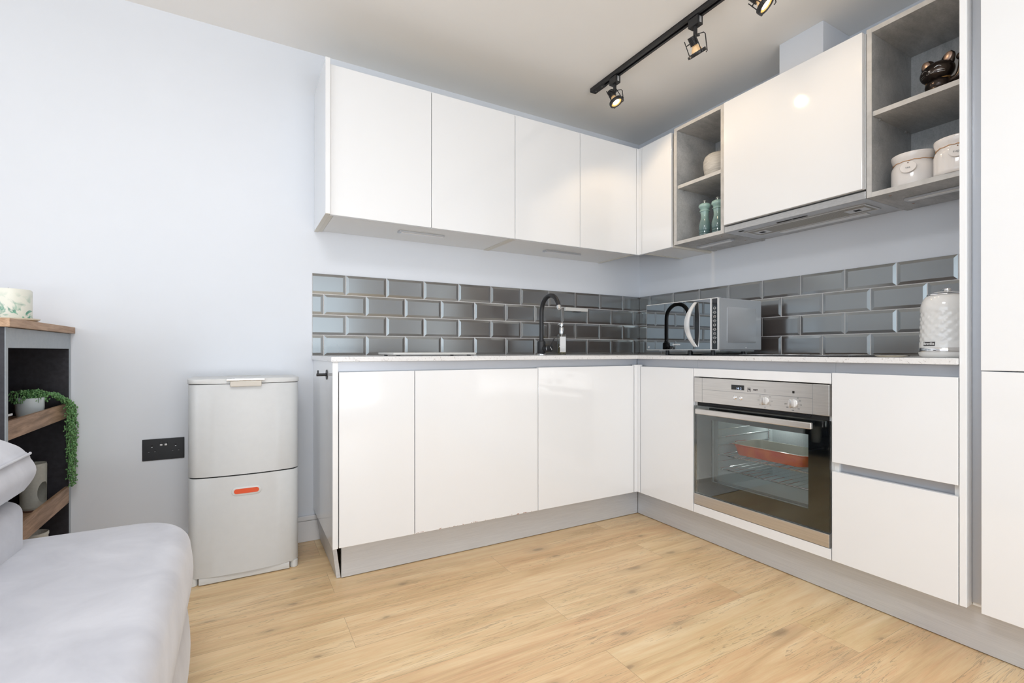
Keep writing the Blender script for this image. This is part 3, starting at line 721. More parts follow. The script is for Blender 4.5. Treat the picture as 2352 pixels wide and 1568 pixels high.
# ---------------------------------------------------------------- microwave
def microwave():
    t = thing('microwave_oven', 'silver microwave with mirrored door in the corner of the worktop', 'microwave', (2.15, 1.75, .889))
    x0, x1, y0, y1, z0, z1 = 2.002, 2.315, 1.522, 1.972, .916, 1.166
    obj('body', bx(x0, x1, y0, y1, z0, z1, .004), M['silver'], t)
    b = B(); prism(b, rrect(x0+.045, x1-.045, z0+.035, z1-.04, .012, 5), 0, .0022, .001, mtx=XF((0, y0+.0008, 0), (1, 0, 0), (0, 0, 1)))
    obj('side_embossing', b, M['silver'], t, True)
    b = B(); lathe(b, [(0, 0), (.004, 0), (.003, .002), (0, .003)], (x0+.19, y0, z0+.012), 14, (0, -1, 0)); obj('screw', b, M['chrome'], t, True)
    XD = 1.972; yd = 1.5535
    # front chassis strip, door, control panel
    obj('front_frame', bx(XD+.006, x0-.0005, y0-.004, y1+.004, z0-.001, z1+.001, .003), M['silver'], t)
    d = obj('door', bx(XD, XD+.012, yd+.0015, y1+.006, z0, z1, .002), M['silverlight'], t, label='mirrored glass door')
    obj('door_glass', bx(XD-.0008, XD+.002, yd+.005, y1+.003, z0+.0035, z1-.0035, .0004), M['mirror'], d)
    p = obj('control_panel', bx(XD, XD+.012, y0-.006, yd-.0005, z0, z1, .002), M['silverlight'], t)
    obj('panel_glass', bx(XD-.0008, XD+.002, y0-.0035, yd-.005, z0+.0035, z1-.0035, .0004), M['blackgloss'], p, label='black touch panel')
    b = B(); ym = (y0-.0035+yd-.005)/2
    for i in range(9):
        z = z1-.050-i*.0202
        tube(b, [(XD-.0012, ym+.0065*math.cos(a), z+.0058*math.sin(a)) for a in [2*PI*k/20 for k in range(20)]], .0005, 5, closed=True)
        box(b, XD-.0014, XD-.0008, ym-.0022, ym+.0022, z-.0006, z+.0006)
        if i % 2: box(b, XD-.0014, XD-.0008, ym-.0105, ym-.008, z-.0005, z+.0005); box(b, XD-.0014, XD-.0008, ym+.008, ym+.0105, z-.0005, z+.0005)
    obj('touch_symbols', b, M['whiteink'], p)
    text('lettering', 'KENWOOD', .0095, (XD-.0012, 1.765, .9450), (0, -1, 0), (0, 0, 1), M['whiteink'], d, bold=.0002)
    b = B(); box(b, XD-.0012, XD-.0008, 1.951, 1.966, .9290, .9296); box(b, XD-.0012, XD-.0008, 1.951, 1.966, .9375, .9381); obj('rating_mark', b, M['whiteink'], d)
    text('rating_mark', '800', .0075, (XD-.0012, 1.9585, .9335), (0, -1, 0), (0, 0, 1), M['whiteink'], d)
    # bowed handle: flat curved bar, leaf shaped
    h = B(); n = 24; yc = 1.640; zc = 1.0425; H = .110; pr = []
    for i in range(n+1):
        s = -1+2*i/n; bow = 1-s*s; pr.append((s*H, .002+.034*bow, .0085+.0055*bow))
    secs = []
    for dz, out, wd in pr:
        y = yc+.026*(1-(dz/H)**2)
        secs.append([h.verts.new((XD-out-a, y+bq, zc+dz)) for a, bq in ((0, -wd), (.006, -wd), (.009, 0), (.006, wd), (0, wd), (-.001, 0))])
    for p_, q_ in zip(secs, secs[1:]):
        for k in range(6): h.faces.new((p_[k], p_[(k+1) % 6], q_[(k+1) % 6], q_[k]))
    h.faces.new(secs[0]); h.faces.new(secs[-1])
    obj('handle', h, mat('bright_satin_chrome', (.82, .82, .82), .22, .55), d, True, label='curved chrome handle')
    for xx, yy in ((x0+.02, y0+.06), (x0+.02, y1-.10), (x0+.02, 1.72), (x1-.06, y0+.06), (x1-.06, y1-.06)):
        b = B(); cyl(b, (xx, yy, .8893), (xx, yy, z0+.001), .010, 18); obj('foot', b, M['blackplastic'], t, True)
    b = B(); prism(b, [(x0+.02, y0+.02), (x1-.03, y0+.02), (x1-.03, y1-.04), (x0+.02, y1-.04)], z0-.006, z0+.001); obj('base_plate', b, M['silver'], t)
    b = B(); pts = [(2.08, 1.90, .893), (2.02, 1.86, .892), (2.0, 1.80, .892), (2.03, 1.74, .892), (2.10, 1.70, .892), (2.04, 1.66, .8925), (2.01, 1.60, .8935), (2.10, 1.56, .892), (2.30, 1.60, .892), (2.36, 1.66, .893)]
    def spl(P, k=8):
        out = []
        for i in range(len(P)-1):
            a = Vector(P[max(i-1, 0)]); p_ = Vector(P[i]); q_ = Vector(P[i+1]); d_ = Vector(P[min(i+2, len(P)-1)])
            for j in range(k):
                u = j/k; out.append(.5*((2*p_)+(-a+q_)*u+(2*a-5*p_+4*q_-d_)*u*u+(-a+3*p_-3*q_+d_)*u**3))
        out.append(Vector(P[-1])); return out
    tube(b, spl(pts), .003, 8); obj('power_cable', b, M['blackplastic'], t, True)
    return spl
spline = microwave()

# ---------------------------------------------------------------- tap
def tap():
    tx_, ty = 1.479, 2.29; t = thing('kitchen_tap', 'matt black swan-neck kitchen tap behind the sink', 'tap', (tx_, ty, .889))
    obj('base_ring', lathe(B(), [(0, .8892), (.027, .8892), (.027, .894), (.024, .897), (0, .897)], (tx_, ty, 0), 36), M['chrome'], t, True)
    obj('body', lathe(B(), [(0, .8965), (.0225, .8965), (.0235, .90), (.0235, .958), (.0215, .966), (.015, .9685), (.0145, .975), (0, .975)], (tx_, ty, 0), 36), M['black'], t, True)
    pts = [(tx_, ty, .968), (tx_, ty, 1.02), (tx_, ty, 1.08), (tx_, ty, 1.125)]
    r = .0900; cz = 1.125
    pts = [Vector(p) for p in pts]
    dx, dy = -.03, -1; L = math.hypot(dx, dy); dx /= L; dy /= L
    for i in range(1, 21):
        a = PI*(1-i/20*.90); pts.append(Vector((tx_+dx*(r+r*math.cos(a)), ty+dy*(r+r*math.cos(a)), cz+r*math.sin(a))))
    e = (pts[-1]-pts[-2]).normalized(); 
    s = obj('spout', tube(B(), pts, .0122, 20), M['black'], t, True)
    b = B(); cyl(b, pts[-1]-e*.001, pts[-1]+e*.020, .0118, 24); obj('aerator', b, M['chrome'], s, True)
    hz = .926; b = B(); d = Vector((.30, -1, 0)).normalized(); c0 = Vector((tx_, ty, hz))
    cyl(b, c0+d*.010, c0+d*.045, .0165, 28); obj('valve', b, M['black'], t, True)
    b = B(); cyl(b, c0+d*.0452, c0+d*.052, .0145, 28); obj('valve_collar', b, M['chrome'], t, True)
    b = B(); cyl(b, c0+d*.0522, c0+d*.0700, .0185, 32); s = obj('lever_cap', b, M['black'], t, True)
    u = Vector((.52, .17, .80)).normalized(); b = B(); p = c0+d*.061; cyl(b, p+u*.014, p+u*.070, .0036, 12, r1=.0030); obj('lever', b, M['black'], s, True)
    k = B(); sd = Vector((-d.y, d.x, 0)); m = XF(c0+d*.0702, sd, (0, 0, 1)); q = B(); box(q, -.009, .009, -.0015, .0015, 0, .0004); box(q, -.011, -.005, .0015, .0045, 0, .0004); box(q, .005, .011, -.0045, -.0015, 0, .0004)
    merge(k, q, 0, m @ Matrix.Rotation(R(-38), 4, 'Z')); obj('emblem', k, M['whiteink'], s)
tap()

# soap bottle
def soap():
    x, y = 1.695, 2.40; t = thing('soap_bottle', 'clear square pump bottle of golden soap beside the tap', 'soap bottle', (x, y, .889), rotz=0)
    rt = Matrix.Translation((x, y, 0)) @ Matrix.Rotation(R(-26), 4, 'Z')
    def pr(x0, x1, y0, y1, r, z0, z1, bev=0): b = B(); prism(b, rrect(x0, x1, y0, y1, r, 4), z0, z1, bev, mtx=rt); return b
    b = pr(-.0235, .0235, -.0235, .0235, .004, .8892, 1.013, .002); obj('bottle', b, M['clear'], t, True)
    b = pr(-.020, .020, -.020, .020, .003, .897, .958, 0); obj('liquid', b, M['soap'], t, True, label='golden liquid soap')
    l = obj('paper_label', pr(-.0140, .0210, -.0242, -.0238, .0001, .9045, .9985), M['whiteink'], t)
    for z, h, a, c in ((.9305, .0055, -.004, .012), (.922, .001, -.013, .019), (.916, .0022, -.003, .014), (.911, .0018, -.002, .012), (.9905, .001, .004, .018), (.985, .001, .004, .016)):
        obj('print', pr(a, c, -.0244, -.0241, .00001, z, z+h*.5), M['silver'], l)
    b = B(); lathe(b, [(0, 1.0135), (.010, 1.0135), (.0105, 1.018), (.0135, 1.019), (.0135, 1.052), (.012, 1.055), (.005, 1.056), (.005, 1.062), (.0125, 1.063), (.013, 1.080), (.011, 1.083), (0, 1.083)], (x, y, 0), 28); 
    p = obj('pump', b, M['chrome'], t, True)
    b = B(); tube(b, [rt @ Vector((0, 0, 1.076)), rt @ Vector((-.012, .020, 1.076)), rt @ Vector((-.016, .030, 1.070))], .004, 10); obj('nozzle', b, M['chrome'], p, True)
    b = B(); tube(b, [(x, y, 1.013), (x, y, .905)], .0028, 8); obj('dip_tube', b, M['offwhite'], p, True)
soap()
# small white ledge on the tiles
t = thing('tile_ledge', 'small white plastic rail stuck to the tiles above the soap bottle', 'ledge', (1.868, 2.48, 1.166))
obj('rail', bx(1.782, 1.957, 2.4775, YW-.0088, 1.1645, 1.1875, .003), M['offwhite'], t); obj('clip', bx(1.855, 1.905, 2.479, 2.496, 1.1610, 1.1643), M['blackplastic'], t)
# chopping board
t = thing('chopping_board', 'flat white board on small feet, left part of the worktop', 'chopping board', (.78, 2.22, .889))
b = B(); prism(b, rrect(.580, .978, 2.080, 2.350, .006, 4), .8945, .9040, .002); obj('board', b, M['offwhite'], t, True)
b = B()
for xx in (.61, .95):
    for yy in (2.11, 2.32): cyl(b, (xx, yy, .8892), (xx, yy, .895), .009, 14)
obj('foot', b, M['slotgrey'], t, True)

# hob
t = thing('ceramic_hob', 'black glass hob in the worktop above the oven', 'hob', (2.16, 1.26, .889))
b = B(); prism(b, rrect(1.925, 2.400, .925, 1.500, .008, 4), .8892, .8945, .0015); obj('glass_top', b, M['blackgloss'], t, True)
b = B()
for xx, yy, rr in ((2.05, 1.08, .075), (2.05, 1.35, .09), (2.28, 1.08, .09), (2.28, 1.35, .075)):
    tube(b, [(xx+rr*math.cos(2*PI*i/48), yy+rr*math.sin(2*PI*i/48), .8946) for i in range(48)], .0006, 5, closed=True)
obj('cooking_zone', b, M['silver'], t)
# spoon rest
t = thing('spoon_rest', 'flat cream dish lying on the worktop beside the kettle', 'dish', (2.05, .83, .889))
b = B(); lathe(b, [(0, .8892), (.030, .8892), (.040, .8935), (.041, .8948), (.039, .8950), (.030, .8915), (0, .8910)], (0, 0, 0), 32, fn=None)
bmesh.ops.scale(b, vec=(.9, 1.2, 1), verts=b.verts); bmesh.ops.translate(b, vec=(2.02, .838, 0), verts=b.verts)
obj('dish', b, M['creamglaze'], t, True)

# kettle
def kettle():
    x, y = 2.072, .702; t = thing('kettle', 'white textured kettle with chrome bands beside the tall panel', 'kettle', (x, y, .889))
    k = .82
    def L(p): return [(r*k, z) for r, z in p]
    b = B(); lathe(b, L([(0, .8895), (.076, .8895), (.083, .894), (.0865, .901), (.0870, .9075), (.082, .9078), (0, .9078)]), (x, y, 0), 56); obj('power_base', b, M['kettle'], t, True)
    obj('lower_band', lathe(B(), L([(0, .9082), (.0855, .9082), (.0862, .911), (.0862, .9195), (.0850, .9215), (0, .9215)]), (x, y, 0), 56), M['chrome'], t, True)
    b = bmesh.new(); n = 96; prof = []
    zs = [.9220+i*.0035 for i in range(37)]
    def rad(z):
        u = (z-.922)/.13
        if z < 1.045: return .0850-.0035*u
        return .0815
    rings = []
    for i, z in enumerate(zs):
        ring = []
        for j in range(n):
            a = 2*PI*j/n; fade = min(1, (z-.930)/.012, (1.050-z)/.012); fade = max(0, fade)
            g = abs(math.sin(j*PI/6+(i % 8 < 4)*0+i*PI/8))*abs(math.sin(j*PI/6-i*PI/8))
            r = (rad(z)-.0030*fade*(1-g))*k
            ring.append(b.verts.new((x+r*math.cos(a), y+r*math.sin(a), z)))
        rings.append(ring)
    for r, z in ((.0812, 1.056), (.0795, 1.066), (.0765, 1.076), (.072, 1.085), (.066, 1.093), (.0585, 1.0985)):
        rings.append([b.verts.new((x+r*k*math.cos(2*PI*j/n), y+r*k*math.sin(2*PI*j/n), z)) for j in range(n)])
    for p, q in zip(rings, rings[1:]):
        for j in range(n): b.faces.new((p[j], p[(j+1) % n], q[(j+1) % n], q[j]))
    b.faces.new(rings[0]); b.faces.new(rings[-1])
    obj('body', b, M['kettle'], t, True, ang=60)
    obj('upper_band', lathe(B(), L([(0, 1.0988), (.0605, 1.0988), (.0600, 1.1015), (.054, 1.1045), (.045, 1.106), (0, 1.106)]), (x, y, 0), 56), M['chrome'], t, True)
    l = obj('lid', lathe(B(), L([(0, 1.1062), (.046, 1.1062), (.040, 1.109), (.020, 1.111), (0, 1.111)]), (x, y, 0), 48), M['kettle'], t, True)
    b = B(); prism(b, rrect(-.026, .026, -.010, .010, .0099, 8), 1.1105, 1.120, .003, mtx=Matrix.Translation((x, y, 0)) @ Matrix.Rotation(R(35), 4, 'Z')); obj('lid_knob', b, M['chrome'], l, True)
    # badge toward the room
    d = Vector((-.965, .26, 0)).normalized(); d = Vector((-math.cos(R(19)), math.sin(R(19)), 0)); sd = Vector((-d.y, d.x, 0))
    # curved badge plate
    b = B(); nn = 10; zz = (.928, .9415); aw = R(15); a0 = math.atan2(d.y, d.x); vs = []
    for z in zz:
        vs.append([(b.verts.new((x+(.0862*k)*math.cos(a0+aw*(i/nn*2-1)), y+(.0862*k)*math.sin(a0+aw*(i/nn*2-1)), z)), b.verts.new((x+(.0835*k)*math.cos(a0+aw*(i/nn*2-1)), y+(.0835*k)*math.sin(a0+aw*(i/nn*2-1)), z))) for i in range(nn+1)])
    for i in range(nn):
        (a, c), (e, f) = vs[0][i], vs[0][i+1]; (g, h), (m_, o_) = vs[1][i], vs[1][i+1]
        b.faces.new((a, e, m_, g)); b.faces.new((c, f, e, a)); b.faces.new((g, m_, o_, h))
    (a, c), (g, h) = vs[0][0], vs[1][0]; b.faces.new((a, g, h, c)); (a, c), (g, h) = vs[0][-1], vs[1][-1]; b.faces.new((a, c, h, g))
    bd = obj('badge', b, M['ink'], t, label='dark badge with white lettering')
    c = bpy.data.curves.new('lettering', 'FONT'); c.body = 'Breville'; c.size = .0115; c.align_x = 'CENTER'; c.align_y = 'CENTER'; c.extrude = .0002; c.offset = .0002
    to = bpy.data.objects.new('lettering', c); COL.objects.link(to); me = bpy.data.meshes.new_from_object(to.evaluated_get(bpy.context.evaluated_depsgraph_get())); bpy.data.objects.remove(to)
    b = bmesh.new(); b.from_mesh(me); rr = .0866*k
    for v in b.verts:
        a = a0+v.co.x/rr; q = rr+v.co.z; v.co = Vector((x+q*math.cos(a), y+q*math.sin(a), .9348+v.co.y))
    obj('lettering', b, M['whiteink'], bd)
    # handle and spout stand away from the room side
    hp = [(x+.040, y, 1.088), (x+.085, y, 1.092), (x+.128, y, 1.075), (x+.135, y, 1.03), (x+.130, y, .975), (x+.105, y, .945), (x+.066, y, .940)]
    obj('handle', tube(B(), spline(hp), .009, 14), M['kettle'], t, True)
kettle()

# ---------------------------------------------------------------- things on the open shelves
def mill(first=None, loc=(0, 0, 0), label=''):
    if first is None:
        t = thing('pepper_mill', label, 'pepper mill', loc, 'sage green pepper mills')
        b = B(); z = [(0, 0), (.029, 0), (.030, .002), (.030, .010), (.0275, .012), (.0300, .014), (.030, .022), (.0275, .024), (.0300, .026), (.0298, .034), (.0272, .036), (.0290, .039), (.0305, .048), (.0310, .060), (.0295, .074), (.0255, .088), (.0215, .100), (.0198, .112), (.0200, .124), (.0215, .134), (.0225, .140), (0, .140)]
        obj('body', lathe(b, z, (0, 0, 0), 44), M['mill'], t, True, local=True, ang=50)
        z = [(0, .1403), (.0265, .1403), (.0275, .1425), (.0260, .146), (.0225, .148), (.0225, .151), (.0245, .153), (.0225, .155), (.0240, .158), (.0305, .164), (.0320, .170), (.0300, .178), (.0230, .184), (.0120, .187), (0, .1875)]
        obj('turning_head', lathe(B(), z, (0, 0, 0), 44), M['mill'], t, True, local=True, ang=50)
        z = [(0, .187), (.0055, .187), (.0045, .192), (.0050, .195), (.0085, .198), (.0085, .200), (.006, .202), (0, .2025)]
        obj('finial', lathe(B(), z, (0, 0, 0), 28), M['steel'], t, True, local=True); return t
    t = first.copy(); COL.objects.link(t); t.location = loc; t['label'] = label
    for c in first.children:
        d = c.copy(); COL.objects.link(d); d.parent = t
    return t
m1 = mill(None, (2.17, 1.750, 1.5158), 'sage green pepper mill, the left one of the pair on the lower shelf')
mill(m1, (2.18, 1.677, 1.5158), 'sage green pepper mill, the right one beside the shelf side panel')
t = thing('stoneware_bowl', 'rough grey stoneware bowl on the upper shelf above the pepper mills', 'bowl', (2.20, 1.690, 1.824))
obj('bowl', lathe(B(), [(0, .0005), (.052, .0005), (.058, .004), (.068, .030), (.0735, .062), (.0730, .090), (.066, .112), (.052, .1235), (.049, .1240), (.047, .1215), (.060, .108), (.066, .086), (.066, .060), (.058, .022), (.040, .010), (0, .009)], (2.20, 1.690, 1.824), 48), M['stone'], t, True)
def jar(x, y, word, label, ang):
    t = thing('storage_jar', label, 'jar', (x, y, 1.5155), 'white ceramic storage jars'); z0 = 1.5157; q = .071
    pr = [(0, 0), (.066, 0), (.070, .004), (q, .012), (q, .068), (.069, .078), (.064, .087), (.0625, .0905), (.0625, .094), (.066, .100), (.0700, .112), (.0712, .1195), (.0705, .1225), (.067, .1235), (.064, .121), (.060, .108), (.0585, .094), (.064, .078), (.065, .012), (0, .008)]
    obj('pot', lathe(B(), [(r*.95, z0+h) for r, h in pr], (x, y, 0), 64), M['ceramicw'], t, True)
    a = R(ang); d = Vector((math.cos(a), math.sin(a), 0)); b = B()
    tube(b, [(x+.0608*math.cos(2*PI*i/48), y+.0608*math.sin(2*PI*i/48), z0+.0925+.0012*math.sin(i*1.7)) for i in range(48)], .0013, 6, closed=True)
    s = Vector((-d.y, d.x, 0)); P = Vector((x, y, 0)); tube(b, [P+d*.0620+Vector((0, 0, z0+.092)), P+d*.068+s*.003+Vector((0, 0, z0+.088)), P+d*.0725+Vector((0, 0, z0+.080))], .0012, 6)
    obj('twine', b, M['twine'], t, True)
    mt = XF(P+d*.0695+Vector((0, 0, z0+.065)), s, (0, 0, 1)) @ Matrix.Rotation(R(-4), 4, 'X')
    b = B(); lathe(b, [(0, 0), (.0235, 0), (.0245, .001), (.0245, .003), (.0235, .004), (0, .004)], (0, 0, 0), 40); bmesh.ops.scale(b, vec=(1, .84, 1), verts=b.verts); bmesh.ops.transform(b, matrix=mt, verts=b.verts)
    g = obj('tag', b, M['ceramicw'], t, True)
    b = B(); lathe(b, [(0, .0042), (.002, .0042), (.002, .0046), (0, .0046)], (0, 0, 0), 14); bmesh.ops.translate(b, vec=(0, .0155, 0), verts=b.verts); bmesh.ops.transform(b, matrix=mt, verts=b.verts); obj('tag_hole', b, M['brownclay'], g)
    text('lettering', word, .0115, mt @ Vector((0, -.002, .0043)), s, mt.to_3x3() @ Vector((0, 1, 0)), M['slotgrey'], g)
jar(2.190, .836, 'tea', 'white jar with an oval tea tag and twine, left of the two', 188)
jar(2.155, .694, 'sugar', 'white jar with an oval sugar tag, beside the tall white panel', 195)
t = thing('small_ornament', 'tiny wooden ornament with a green and orange top between the two white jars', 'ornament', (2.30, .845, 1.5155))
obj('block', bx(2.272, 2.318, .812, .850, 1.5157, 1.543, .002), M['creamglaze'], t)
b = B(); lathe(b, [(0, 0), (.010, 0), (.008, .006), (.010, .016), (.0085, .020), (0, .020)], (2.295, .834, 1.5432), 20); o = obj('bead', b, mat('bright_green_paint', (.12, .45, .03), .4), t, True)
b = B(); lathe(b, [(0, 0), (.011, 0), (.011, .004), (0, .005)], (2.295, .834, 1.5634), 20); obj('cap', b, mat('bright_orange_paint', (.8, .2, .02), .4), t, True)

# cat figurine
def ico(b, c, s, rot=None, sub=3, mi=0):
    q = bmesh.new(); bmesh.ops.create_icosphere(q, subdivisions=sub, radius=1)
    m = Matrix.Translation(c) @ (rot.to_4x4() if rot else Matrix.Identity(4)) @ Matrix.Diagonal((*s, 1)); merge(b, q, mi, m)
def cat():
    x, y, z = 2.238, .777, 1.8252; K = 1.12; f = Vector((-.985, .17, 0)).normalized(); s = Vector((-f.y, f.x, 0)); U = Vector((0, 0, 1))
    # f = facing, s = to the figure's right as the room sees it
    t = thing('cat_figurine', 'dark bronze waving cat figurine on the upper shelf above the jars', 'figurine', (x, y, z))
    P = lambda a, b_, c: Vector((x, y, z))+(f*a-s*b_+U*c)*K
    rot = Matrix((f, s, U)).transposed()
    b = B(); ico(b, P(-.004, 0, .036), [K*q_ for q_ in (.040, .041, .036)], rot); ico(b, P(.004, 0, .052), [K*q_ for q_ in (.033, .036, .028)], rot)
    bmesh.ops.remove_doubles(b, verts=b.verts, dist=1e-6)
    for v in b.verts: v.co.z = max(v.co.z, z+.0003)
    obj('body', b, M['bronze'], t, True, ang=80)
    b = B(); ico(b, P(.010, 0, .094), [K*q_ for q_ in (.036, .047, .034)], rot, 4)
    for v in b.verts:                                     # soft muzzle
        d = v.co-P(.044, 0, .086)
        if d.length < .022: v.co += f*.006*(1-d.length/.022)
    h = obj('head', b, M['bronze'], t, True, ang=80)
    e = B()
    for k in (-1, 1):
        q = bmesh.new(); bmesh.ops.create_cone(q, segments=28, radius1=.020, radius2=.0012, depth=.038, cap_ends=True); bmesh.ops.subdivide_edges(q, edges=[ed for ed in q.edges if abs(ed.verts[0].co.z-ed.verts[1].co.z) > .01], cuts=5)
        for v in q.verts: u = min(1, max(0, (v.co.z+.019)/.038)); r_ = math.sqrt(max(0, 1-u**2.2)); l = math.hypot(v.co.x, v.co.y); kk = (.020*r_+.001)/max(l, 1e-5) if l > 1e-5 else 1; v.co.x *= kk*.42; v.co.y *= kk
        merge(e, q, 0, Matrix.Translation(P(.006, k*.030, .130)) @ rot.to_4x4() @ Matrix.Rotation(R(k*20), 4, 'X') @ Matrix.Scale(K, 4))
    obj('ear', e, M['bronze'], h, True, ang=80)
    e = B()
    for k in (-1, 1):
        ico(e, P(.0125, k*.031, .130), [K*q_ for q_ in (.0045, .0125, .0155)], rot @ Matrix.Rotation(R(k*20), 3, 'X'))
    obj('inner_ear', e, mat('warm_copper', (.42, .30, .24), .3, .7), h, True)
    e = B()
    def F(b_, c, out=.0004):                                   # point on the head surface
        q_ = max(.02, 1-(b_/.047)**2-((c-.094)/.034)**2); a = .010+.036*math.sqrt(q_)
        d_ = math.sqrt((a-.044)**2+b_**2+(c-.086)**2); a += max(0, .0054*(1-d_/.0196)) if d_ < .0196 else 0
        return P(a+out, b_, c)
    for k in (-1, 1):
        tube(e, [F(k*(.0190+.0020*(i-4)), .0965+.0042*math.cos((i-4)*.38)) for i in range(9)], .0011, 6)
        tube(e, [F(k*b_, c) for b_, c in ((0, .0865), (.002, .0840), (.005, .0825), (.008, .0828), (.011, .0850))], .0009, 6)
        for j_ in range(2): tube(e, [F(k*(.018+.003*i), .0870-j_*.0050-.0004*i) for i in range(6)], .0006, 5)
    ico(e, F(0, .0895), [K*q_ for q_ in (.003, .004, .0025)], rot, 2)
    obj('face', e, M['steel'], h, True)
    b = B(); tube(b, [P(.018+.016*math.cos(a)*1.3-.012, .033*math.sin(a), .0655+.002*math.cos(a)) for a in [2*PI*i/30 for i in range(30)]], .0026, 8, closed=True); obj('collar', b, mat('old_gold', (.55, .33, .12), .3, .8), t, True)
    # raised paw at the side away from the hood, lowered paw in front
    pts = [P(.004, -.030, .054), P(.010, -.046, .050), P(.012, -.060, .056), P(.012, -.067, .078), P(.011, -.068, .104)]
    sp = spline(pts, 6); n = len(sp); a = obj('raised_arm', tube(B(), sp, .011, 16, rads=[.013-.003*i/n for i in range(n)]), M['bronze'], t, True)
    b = B(); ico(b, P(.014, -.068, .112), [K*q_ for q_ in (.012, .014, .012)], rot); obj('paw', b, M['bronze'], a, True)
    b = B(); ico(b, P(.036, .022, .018), [K*q_ for q_ in (.022, .018, .017)], rot); ico(b, P(.036, -.022, .018), [K*q_ for q_ in (.022, .018, .017)], rot); obj('front_paw', b, M['bronze'], t, True)
    b = B(); ico(b, P(.043, .030, .0165), [K*q_ for q_ in (.009, .020, .016)], rot); 
    for j in range(4): tube(b, [P(.050, .022+j*.005, .010), P(.0525, .022+j*.005, .018), P(.0480, .022+j*.005, .026)], .0012, 6)
    obj('coin', b, mat('aged_brass', (.42, .27, .12), .3, .8), t, True)
cat()

